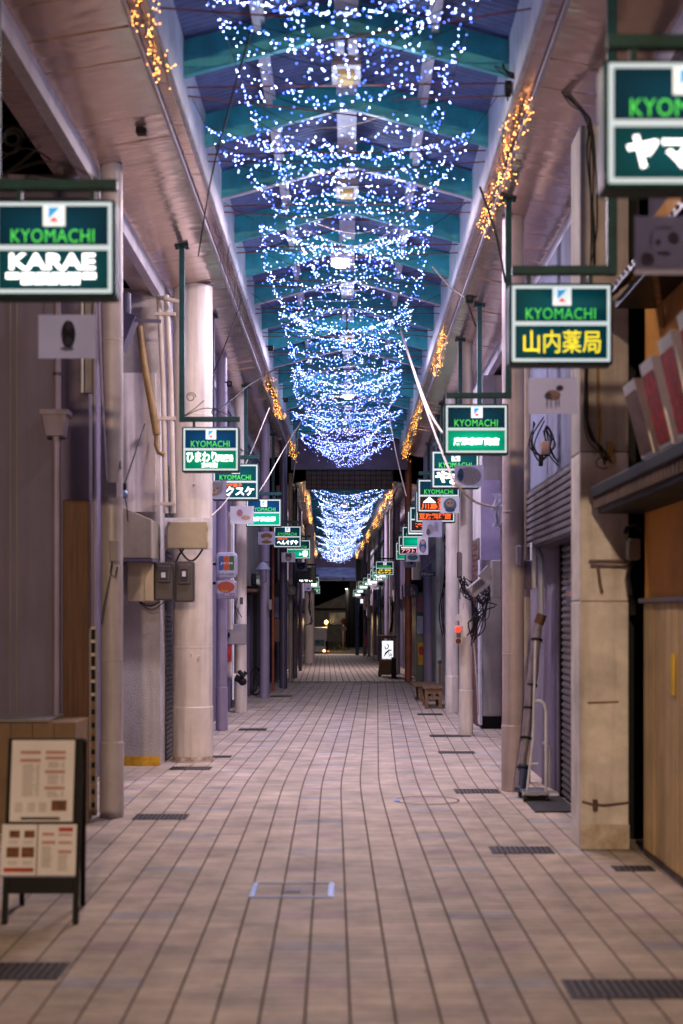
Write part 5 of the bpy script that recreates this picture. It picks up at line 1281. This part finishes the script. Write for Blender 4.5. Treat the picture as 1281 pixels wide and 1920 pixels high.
# bench
def bench(u0, u1, vt, vb, D, label):
    t = thing('wooden_bench', label, 'bench', (X((u0+u1)/2,D),D,0), 'wooden benches')
    x0, x1 = X(u0,D), X(u1,D); zt = Z(vt,D); L_ = .9
    for k in range(3):
        w = (x1-x0+.05)/3; f = MB(); f.box(x0-.025+k*w,x0-.025+(k+1)*w-.006,D,D+L_,zt-.03,zt); f.build('seat_slat', M_wood2, t, bevel=.004)
    for yy in (D+.03, D+L_-.09):
        for xx in (x0, x1-.05): f = MB(); f.box(xx,xx+.05,yy,yy+.05,0,zt-.032); f.build('leg', M_wood2, t, bevel=.004)
    f = MB(); f.box(x0+.05,x1-.05,D+.04,D+.07,zt*.42,zt*.42+.05); f.box(x0+.05,x1-.05,D+.04,D+.07,zt-.11,zt-.035); f.build('rail', M_wood2, t)
bench(797,829,1288,1325,22.3,'nearer wooden bench with its end towards the viewer')
t = thing('wooden_bench', 'farther wooden bench with solid curved end panel', 'bench', P(800,1310,24), 'wooden benches')
x0, x1 = X(784,24.2), X(812,24.2); zt = Z(1284,24.2)
f = MB(); f.box(x0-.08,x1+.1,24.2,25.3,zt-.035,zt); f.build('seat', M_wood2, t, bevel=.004)
for yy in (24.25, 25.15): f = MB(); f.poly([(x0+.02,0),(x0+.09,0),(x0+.12,.10),(x0+.18,.15),(x0+.24,.10),(x1-.04,0),(x1+.02,0),(x1+.02,zt-.036),(x0+.0,zt-.036)],yy,yy+.03); f.build('end_panel', M_wood2, t)
f = MB(); f.box(X(823,24.3),X(827,24.3),24.3,24.36,zt,zt+.36); f.ball((X(825,24.3),24.33,zt+.38),.035,8,6); f.build('back_post', M_wood, t)

# shop unit right beyond bench
t = thing('street_plate', 'small blue plate with white katakana above the bench', 'plate', P(802,1021,28))
D = 27.5; f = MB(); f.box(X(788,D),X(817,D),D,D+.03,Z(1081,D),Z(1072,D)); f.build('plate', M_signb, t); f = MB(); put_text(f,'アウトレー',X(790,D),X(812,D),Z(1079.5,D),Z(1073.5,D),D-.003,.02); f.build('lettering', M_paper, t)
t = thing('folded_awning', 'striped awning edge slanting above the blue plate', 'awning', P(800,1050,29))
f = MB()
for k in range(6): f.beam((X(790,28.5),28.5,Z(1070-k*5,28.5)),(X(817,28.5),28.2,Z(1045-k*5,28.5)),.02,.03)
f.build('fabric_edge', M_colv, t)
t = thing('poster_stand', 'dark glass display stand with posters behind the orange column', 'display', P(786,1200,31.5))
D = 30.9; f = MB(); f.box(X(780,D),X(797,D),D,D+.1,zg(30.9)+.01,Z(1110,D)); f.build('case', mat('stand_green',(.012,.04,.045),.3), t, bevel=.004)
for (a, b_, c, d, m_) in ((782,793,1118,1148,M_inkpk),(782,793,1155,1188,M_jw),(784,794,1205,1246,M_yellow)):
    f = MB(); f.box(X(a,D),X(b_,D),D-.006,D-.001,Z(d,D),Z(c,D)); f.build('poster', m_, t)
f = MB(); f.slab(X(790,D),Z(1220,D),.06,.10,D-.010,D-.0065,16); f.build('red_spot', M_red, t)

# A-frame menu board
t = thing('menu_board', 'black A frame board with white menu sheets at lower left', 'menu board', (X(70,6.9),6.9,0))
D = 6.85; x0, x1 = X(2,D), X(146,D); tilt = .16
def tb(f, xa, xb, za, zb_, off=0.0, th=.022, mi=0):           # slab in the leaning plane
    ya, yb = D+tilt*za/.95, D+tilt*zb_/.95
    vs = [(xa,ya-off,za),(xb,ya-off,za),(xb,yb-off,zb_),(xa,yb-off,zb_),(xa,ya-off+th,za),(xb,ya-off+th,za),(xb,yb-off+th,zb_),(xa,yb-off+th,zb_)]
    f.add(vs, [(0,1,2,3),(7,6,5,4),(0,4,5,1),(1,5,6,2),(2,6,7,3),(3,7,4,0)], mi)
zz = lambda v: Z(v,D)+.0
def tz(v): return EYE-(v-HOR)*(D+.08)/F
for xx in (x0, x1-.028):
    f = MB(); tb(f, xx, xx+.028, 0, tz(1387)); f.build('front_leg', M_black, t, bevel=.003)
f = MB(); tb(f, x0+.028, x1-.028, tz(1672), tz(1640)); f.build('rail', M_black, t, bevel=.003)
f = MB(); tb(f, x0+.028, x1-.028, tz(1392), tz(1387)); f.build('rail', M_black, t, bevel=.003)
f = MB(); tb(f, x0+.028, x1-.028, tz(1640), tz(1392), -.006, .012); f.build('panel', M_black, t)
for xx in (x0+.07, x1+.012):
    f = MB(); f.beam((xx-.012,D+.17,tz(1390)),(xx-.075,D+.46,0.0),.026,.026); f.build('back_leg', M_black, t, bevel=.003)
sx0, sx1 = X(20,D+.1), X(138,D+.1)
f = MB(); tb(f, sx0, sx1, tz(1540), tz(1390), .010, .003); sh = f.build('menu_sheet', M_paper, t)
w = sx1-sx0; f = MB()
def rect(f, x0, w, h0, h1, a, b_, c, d, off, mi): tb(f, x0+w*a, x0+w*b_, h0+(h1-h0)*c, h0+(h1-h0)*d, off, .0004, mi)
h0, h1 = tz(1540), tz(1390)
for a,b_,c,d in ((.14,.46,.83,.87),(.54,.86,.83,.87),(.14,.46,.73,.77),(.54,.86,.76,.80),(.54,.86,.59,.63),(.54,.86,.39,.43)): rect(f,sx0,w,h0,h1,a,b_,c,d,.0112,0)
for k in range(22):
    zc = .69-.02*k
    if zc > .30: rect(f,sx0,w,h0,h1,.18,.18+R.uniform(.15,.22),zc,zc+.008,.0112,1); rect(f,sx0,w,h0,h1,.40,.45,zc,zc+.008,.0112,1)
    zc = .72-.02*k
    if zc > .10 and not (.56 < zc < .65) and not (.36 < zc < .45): rect(f,sx0,w,h0,h1,.58,.58+R.uniform(.12,.2),zc,zc+.008,.0112,1); rect(f,sx0,w,h0,h1,.80,.85,zc,zc+.008,.0112,1)
for k in range(6):
    for a in (.08,.28,.46): rect(f,sx0,w,h0,h1,a,a+.12,.12+k*.02,.128+k*.02,.0112,1)
rect(f,sx0,w,h0,h1,.66,.90,.13,.26,.0112,2); rect(f,sx0,w,h0,h1,.18,.80,.02,.055,.0112,3)
f.build('menu_print', [M_redpale, M_greypr, M_food, M_ink], sh)
sx0, sx1 = X(3,D+.05), X(143,D+.05); h0, h1 = tz(1639), tz(1545); w = sx1-sx0
f = MB(); tb(f, sx0, sx0+w*.47, h0, h1, .013, .003); tb(f, sx0+w*.485, sx1, h0, h1, .013, .003); sh = f.build('photo_sheet', M_paper, t)
f = MB()
for a in (.07,.27):
    rect(f,sx0,w,h0,h1,a+.03,a+.17,.74,.88,.0142,2); rect(f,sx0,w,h0,h1,a,a+.17,.36,.56,.0142,2)
    for k in range(3): rect(f,sx0,w,h0,h1,a+.02,a+.15,.62+k*.03,.63+k*.03,.0142,1); rect(f,sx0,w,h0,h1,a+.02,a+.15,.22+k*.03,.23+k*.03,.0142,1)
rect(f,sx0,w,h0,h1,.04,.44,.08,.16,.0142,4)
for a,b_,c,d in ((.54,.70,.78,.84),(.54,.72,.62,.68),(.76,.94,.62,.67),(.76,.94,.44,.50),(.76,.94,.78,.82)): rect(f,sx0,w,h0,h1,a,b_,c,d,.0142,0)
rect(f,sx0,w,h0,h1,.76,.95,.86,.94,.0142,4)
for k in range(14):
    rect(f,sx0,w,h0,h1,.54,.54+R.uniform(.1,.15),.56-.03*k,.572-.03*k,.0142,1)
    if k < 11: rect(f,sx0,w,h0,h1,.76,.76+R.uniform(.1,.16),.40-.03*k,.412-.03*k,.0142,1)
f.build('photo_print', [M_redpale, M_greypr, M_food, M_ink, M_red], sh)
f = MB(); tb(f, sx0, sx1, h0-.004, h0+.004, .018, .008); f.build('sleeve_edge', M_paperv, t)

# lantern sign beyond the crossing
t = thing('lantern_sign', 'wooden roofed lantern sign with black brush strokes on lit white', 'lantern sign', P(726,1258,40))
D = 41.0; zb0 = zg(D); x0, x1 = X(717,D), X(738,D)
f = MB(); f.box(X(708,D),X(744,D),D-.08,D+.5,Z(1197,D),Z(1191,D)); f.build('roof', M_wood2, t, bevel=.01)
for xx in (X(713,D), X(739,D)): f = MB(); f.box(xx-.025,xx+.025,D+.0,D+.05,zb0+.3,Z(1198,D)); f.build('post', M_wood, t)
f = MB(); f.poly([(X(713,D),Z(1237,D)),(X(741,D),Z(1237,D)),(X(744,D),zb0+.06),(X(709,D),zb0+.06)],D-.03,D+.4); f.build('plinth', M_wood2, t)
for k in range(6): f = MB(); xx = X(711+k*5.4,D); f.box(xx,xx+.07,D-.045,D-.031,zb0+.08,Z(1239,D)); f.build('slat', M_wood2, t)
for xx in (X(712,D), X(741,D)): f = MB(); f.cyl(xx,D+.03,zb0,zb0+.06,.04,10); f.build('castor', M_tyre, t)
f = MB(); f.box(x0,x1,D+.01,D+.3,Z(1235,D),Z(1202,D)); f.build('lit_panel', glow('lantern_white',(.90,.93,1),1.1), t)
f = MB()
def stroke(pts, r): f.tube([P(a,b_,D-.002) for a, b_ in pts], r, 6)
stroke([(722,1212),(723,1217),(727,1216),(729,1210),(726,1208)],.014); stroke([(720,1231),(724,1224),(730,1219),(735,1219)],[.008,.03,.024,.012]); stroke([(730,1222),(728,1227),(733,1225),(729,1231),(734,1229),(735,1226)],.012)
f.build('brush_stroke', M_black, t)
t = thing('umbrella_bin', 'tall black bin beside the lantern sign', 'bin', P(739,1258,40))
f = MB(); f.box(X(734.5,40),X(743,40),40,40.25,zg(40),Z(1234,40)); f.build('body', M_black, t, bevel=.01); f=MB(); f.box(X(734,40),X(743.5,40),39.99,40.26,Z(1234,40)+.001,Z(1232.5,40)); f.build('rim', M_meter, t)

# far side shop buildings along the second arcade
def far_block(side, label, y0, y1, mats):
    t = thing('shop_building', label, 'building', (arc2((y0+y1)/2)+side*2.2,(y0+y1)/2,zg(y0)), 'shop buildings along the second arcade')
    n = 4; L_ = (y1-y0)/n
    for k in range(n):
        a, b_ = y0+k*L_, y0+(k+1)*L_-.05
        xx = arc2(a)+side*(1.92+.06*(k%2)); f = MB(); f.box(*sorted((xx,xx+side*3)),a,b_,zg(b_)-.1,4.7); f.build('wall', mats[k%len(mats)], t)
        f = MB(); f.box(*sorted((xx-side*.03,xx-side*.001)),a+L_*.15,b_-L_*.15,zg(b_),2.1+zg(b_)); f.build('shutter', M_shut if k%2 else M_shutd, t)
        f = MB(); f.box(*sorted((xx-side*.25,xx-side*.001)),a+.1,b_-.1,2.35+zg(b_),2.75+zg(b_)); f.build('fascia', mats[(k+1)%len(mats)], t)
far_block(-1,'row of shuttered fronts on the left of the second arcade, nearer half',38,62,[M_panel,M_colv,M_plast])
far_block(-1,'row of shuttered fronts on the left of the second arcade, farther half',62,87,[M_viol,M_panel])
far_block(1,'row of shuttered fronts on the right of the second arcade, nearer half',38,62,[M_plast,M_viol,M_panel])
far_block(1,'row of shuttered fronts on the right of the second arcade, farther half',62,87,[M_colv,M_plast])
t = thing('post_box', 'bright red box on the far right columns', 'box', P(688,1200,66))
f = MB(); D=66; f.box(X(685,D),X(690,D),D,D+.2,Z(1213,D),Z(1190,D)); f.build('case', mat('post_red',(.55,.02,.03),.4), t, bevel=.01)
t = thing('vertical_sign', 'pale vertical sign with dark red characters on the far right', 'sign', P(686,1130,62))
D = 62; f = MB(); f.box(X(681,D),X(690,D),D,D+.1,Z(1143,D),Z(1118,D)); f.build('board', M_paper, t)
f = MB()
for k, ch in enumerate('京町通'): put_text(f, ch, X(684.5,D),X(689,D),Z(1126+k*6,D),Z(1120.5+k*6,D),D-.004,.02)
f.build('lettering', M_red, t)
t = thing('yellow_pole', 'thin yellow guard pipe on the far right', 'pole', P(701,1200,60))
f = MB(); D=60; f.cyl(X(700.5,D),D,zg(D),Z(1105,D),.028,8); f.build('pipe', M_yellow, t)
t = thing('exit_plate', 'small green plate on the slim cream far column', 'plate', P(691,1160,67.5))
f = MB(); D=67.6; f.box(X(689,D),X(693.5,D),D,D+.02,Z(1163,D),Z(1157.5,D)); f.build('plate', mat('plate_green',(.01,.25,.08),.4), t)
t = thing('projecting_sign', 'small lit white sign on the far right blue column', 'sign', P(678,1128,75))
f = MB(); D=75; f.box(X(676,D),X(681,D),D,D+.1,Z(1131,D),Z(1123.5,D)); f.build('case', G_wpan, t)

# ------------------------------------------------------------------ beyond the arcade
zq = -1.1
t = thing('house', 'dark gabled house across the street at the far end', 'house', (X(625,112),112,zq))
D = 112
f = MB(); f.box(X(560,D),X(662,D),D,D+8,zq,Z(1141,D)); f.build('wall', M_house, t)
f = MB(); f.poly([(X(552,D),Z(1142,D)),(X(592,D),Z(1137,D)),(X(652,D),Z(1112,D)),(X(712,D),Z(1137,D)),(X(712,D),Z(1142,D))],D-.4,D+8); f.build('gable', M_house, t)
f = MB(); f.box(X(560,D),X(700,D),D-.5,D-.41,Z(1143,D),Z(1140,D)); f.build('eave_band', M_black, t)
f = MB(); f.box(X(618,D),X(648,D),D-.06,D-.001,Z(1171,D),Z(1149,D)); wd = f.build('window', M_carg, t)
f = MB(); f.box(X(632,D),X(633,D),D-.09,D-.061,Z(1171,D),Z(1149,D)); f.box(X(617,D),X(649,D),D-.09,D-.061,Z(1172,D),Z(1171,D)); f.build('frame', M_black, wd)
f = MB(); f.box(X(600,D),X(650,D),D-.1,D-.001,zq,Z(1203,D)); f.build('shutter', M_shutd, t)
t = thing('neighbour_building', 'nearly black building right of the far house', 'building', (X(690,108),108,zq))
f = MB(); D=108; f.box(X(656,D),X(760,D),D,D+6,zq,7); f.build('wall', M_black, t)
f = MB(); f.box(X(668,D),X(700,D),D-.05,D-.001,2,4); f.build('window', M_carg, t)
t = thing('neighbour_building', 'dark low building left of the far house', 'building', (X(520,108),108,zq))
f = MB(); f.box(X(430,D),X(556,D),D,D+6,zq,6); f.build('wall', M_house, t); f = MB(); f.box(X(500,D),X(530,D),D-.05,D-.001,2,3.6); f.build('window', M_carg, t)
t = thing('utility_pole', 'tall dark pole with a small white street lamp at the top', 'pole', P(652,1220,104))
f = MB(); D=104; f.cyl(X(652,D),D,zq,Z(1103,D),.16,10); f.build('pole', M_black, t)
f = MB(); f.tube([P(652,1108,D),P(650,1104,D)],.05,6); f.build('arm', M_black, t)
f = MB(); f.ball(P(650,1104.5,D-.1),.055,8,6); f.build('lamp_head', glow('street_lamp_white',(.8,1,.75),6.0,'NONE'), t)
l = bpy.data.lights.new('street_light','POINT'); l.energy = 260; l.color = (1,.86,.72); l.shadow_soft_size = .1
o = bpy.data.objects.new('street_light', l); COL.objects.link(o); o.location = (X(645,D), D-.8, Z(1104.5,D)); o.parent = t; o.matrix_parent_inverse = Matrix.Translation(-Vector(t.location))
t = thing('globe_lamp', 'glowing yellow globe lamp beside the parked truck', 'lamp', P(612,1225,96))
f = MB(); D=96; f.cyl(X(613,D),D,-1.1,Z(1170,D),.06,8); f.build('post', M_black, t)
c = P(612,1166.5,D); f = MB(); f.ball(c,.13,12,8); f.build('globe', glow('globe_yellow',(1,.72,.25),4.5,'NONE'), t, smooth=60)
l = bpy.data.lights.new('globe_light','POINT'); l.energy = 260; l.color = (1,.62,.25); l.shadow_soft_size = .14
o = bpy.data.objects.new('globe_light', l); COL.objects.link(o); o.location = (c[0],c[1]-.18,c[2]); o.parent = t; o.matrix_parent_inverse = Matrix.Translation(-Vector(t.location))
t = thing('parked_truck', 'small white box truck with one headlight lit', 'truck', P(595,1228,93))
D = 93; xL, xR = X(568,D), X(611,D)
f = MB(); f.box(xL-.02,xR+.06,D+1.2,D+3.6,Z(1203,D),Z(1177,D)); f.build('cargo_box', M_carw, t, bevel=.03)
f = MB(); f.add([(xL,D,Z(1224,D)),(xR,D,Z(1224,D)),(xR,D,Z(1212,D)),(xL,D,Z(1212,D)),(xL+.06,D+.45,Z(1199,D)),(xR-.06,D+.45,Z(1199,D)),(xL,D+1.15,Z(1224,D)),(xR,D+1.15,Z(1224,D)),(xR-.06,D+1.15,Z(1199,D)),(xL+.06,D+1.15,Z(1199,D))],
  [(0,1,2,3),(3,2,5,4),(4,5,8,9),(0,6,7,1),(1,7,8,5,2),(0,3,4,9,6),(6,9,8,7)]); f.build('cab', M_carw, t)
f = MB(); f.add([(xL+.09,D+.035,Z(1211,D)),(xR-.09,D+.035,Z(1211,D)),(xR-.13,D+.40,Z(1200,D)),(xL+.13,D+.40,Z(1200,D))],[(0,1,2,3)]); f.v = [(a,b_-.03,c_) for a,b_,c_ in f.v]; f.build('windscreen', mat('windscreen',(.20,.30,.30),.15,var=.3,scale=4), t)
c = P(608,1220.5,D); f = MB(); f.slab(c[0],c[2],.085,.085,D-.03,D-.001,14); f.build('headlight', glow('headlamp',(1,.62,.16),5.0,'NONE'), t)
c = P(573,1220.5,D); f = MB(); f.slab(c[0],c[2],.085,.085,D-.03,D-.001,14); f.build('headlight', M_glass, t)
f = MB(); f.box(xL,xR,D-.06,D-.001,Z(1226.5,D),Z(1223.8,D)); f.build('bumper', M_boxg, t)
for xx in (xL+.08, xR-.2):
    for yy in (D+.6, D+2.8): f = MB(); f.tube([(xx,yy,-.80),(xx+.14,yy,-.80)],.29,16); w_ = f.build('wheel', M_tyre, t, smooth=40)
c = P(616,1221,D+.2); f = MB(); f.box(c[0]-.07,c[0]+.07,D-.02,D+.1,c[2]-.05,c[2]+.05); f.build('indicator', glow('indicator_orange',(1,.18,.02),1.2,'NONE'), t)
t = thing('round_road_signs', 'two dim round road signs on one thin pole', 'road sign', P(644,1228,95))
D = 95; f = MB(); f.cyl(X(644,D),D+.05,-1.1,Z(1160,D),.04,8); f.build('pole', M_pinkp, t)
for vv, rr in ((1165,.20),(1178.5,.18)): c = P(645,vv,D); f = MB(); f.slab(c[0],c[2],rr,rr,D-.02,D,24); f.build('disc', M_inkbr if vv < 1170 else M_pinkp, t)
t = thing('shrub', 'dark low shrub at the foot of the road signs', 'shrub', P(630,1226,97))
f = MB()
for k in range(420):
    a = R.random()*6.28; rr = R.random()**.5; px = X(632,97)+.85*rr*math.cos(a); py = 97+.5*rr*math.sin(a); pz = -1.08+R.random()*.62*(1-rr*rr*.7); s = R.uniform(.03,.06)
    d1 = Vector((R.gauss(0,1),R.gauss(0,1),R.gauss(0,1))).normalized()*s; d2 = d1.orthogonal().normalized()*s*.6; c = Vector((px,py,pz))
    f.add([c-d1,c-d2,c+d1,c+d2],[(0,1,2,3)])
f.build('foliage', mat('dark_leaf',(.04,.055,.03),.7), t)
f = MB(); f.cyl(X(632,97),97,-1.1,-.7,.03,6); f.build('stem', M_wood, t)
b = MB(); b.quad((-120,180,-1.1),(120,180,-1.1),(120,180,14),(-120,180,14)); tag(b.build('distant_hill', M_black), kind='structure')

# ------------------------------------------------------------------ ropes and loose cables
cable('white rope hanging from the lights to the bright green sign', [P(751,615,17.5),P(775,690,15),P(805,770,13),P(830,812,11.9)], .010, M_rope, 8, 'rope', 'rope')
cable('long white rope curving down to the crumpled plastic', [P(752,622,17.5),P(790,740,15),P(830,850,13.2),P(855,905,12.6),P(890,940,12.8),P(930,952,13)], .011, M_rope, 8, 'rope', 'rope')
cable('tan cord from the soffit to the breaker box side', [P(505,765,19),P(470,850,17),P(430,930,15.5),P(396,968,14.2)], .006, M_rope, 6, 'rope', 'rope')
cable('thin pale cord crossing left signs diagonally', [P(585,760,24),P(540,830,21),P(500,900,18.5),P(476,935,16.5)], .007, M_rope, 6, 'rope', 'rope')
cable('thin tan cord near the second amber cluster', [P(560,800,23),P(556,850,24),P(548,910,25)], .007, M_rope, 6, 'rope', 'rope')
cable('thin tan cord slanting from the right soffit to a post', [P(728,770,24),P(745,860,23),P(762,930,22)], .008, M_rope, 6, 'rope', 'rope')
cable('black cable slanting from the roof across the left soffit edge', [P(470,60,8.4),P(430,200,9.2),P(395,340,10.4),P(372,480,12)], .006)
cable('dark wire bracing along the left soffit', [P(455,560,15),P(425,640,14.6),P(400,700,15.5),P(380,745,16)], .006)
cable('dark wire sagging along the left signs', [P(520,690,20),P(470,720,18),P(440,745,17),P(410,770,16)], .009)
cable('black cable from the right rafter to the tall sign post', [P(812,500,12.5),P(845,540,12),P(872,560,11.6),P(892,612,11.5)], .008)
cable('thin wire hanging from the right soffit near the amber lights', [P(900,350,10.5),P(930,440,10.4),P(948,530,10.4)], .009)
cable('loose wires under the first lilac soffit on the left', [P(225,620,11),P(215,700,10.8),P(222,790,10.6),P(226,880,10.4)], .005)
t = thing('spot_lamp', 'small black spot lamp fixed under the left soffit', 'spot lamp', P(265,246,9.8))
D = 9.78; c = P(265,246,D); f = MB(); f.box(c[0]-.035,c[0]+.04,D-.03,D+.05,c[2]-.02,c[2]+.02); f.build('head', M_black, t, bevel=.008); f=MB(); f.cyl(c[0],D,c[2]+.02,soffit_z(c[0]),.008,6); f.build('stem', M_black, t)
t = thing('spot_lamp', 'small black camera on the right soffit edge', 'camera', P(955,165,9.6))
D = 9.4; c = P(953,166,D); f = MB(); f.box(c[0]-.022,c[0]+.022,D-.03,D+.04,c[2]-.045,c[2]+.045); f.build('head', M_black, t, bevel=.006); f=MB(); f.slab(c[0],c[2],.012,.012,D-.035,D-.0305,10); f.build('lens', M_glass, t); f=MB(); f.cyl(c[0]+.0,D+.02,c[2]+.045,ZI+.02,.006,6); f.build('stem', M_black, t)
for (u, v, D, lab) in ((880,561,11.6,'small black floodlight on the tall right post'),(431,720,17,'small black floodlight by the left sign posts'),(508,653,18,'black speaker box on the left clerestory wall'),(536,750,22,'second black speaker box on the left clerestory wall')):
    t = thing('floodlight', lab, 'floodlight', P(u,v,D)); c = P(u,v,D)
    f = MB(); f.box(c[0]-.035,c[0]+.035,D-.04,D+.04,c[2]-.03,c[2]+.03); f.build('head', M_black, t, bevel=.008)
    f = MB(); f.slab(c[0],c[2],.018,.018,D-.046,D-.041,12); f.build('lens', M_glass, t); f=MB(); f.tube([c,(c[0]+(.06 if u > VPX else -.06),D+.02,c[2]+.03)],.008,6); f.build('arm', M_black, t)
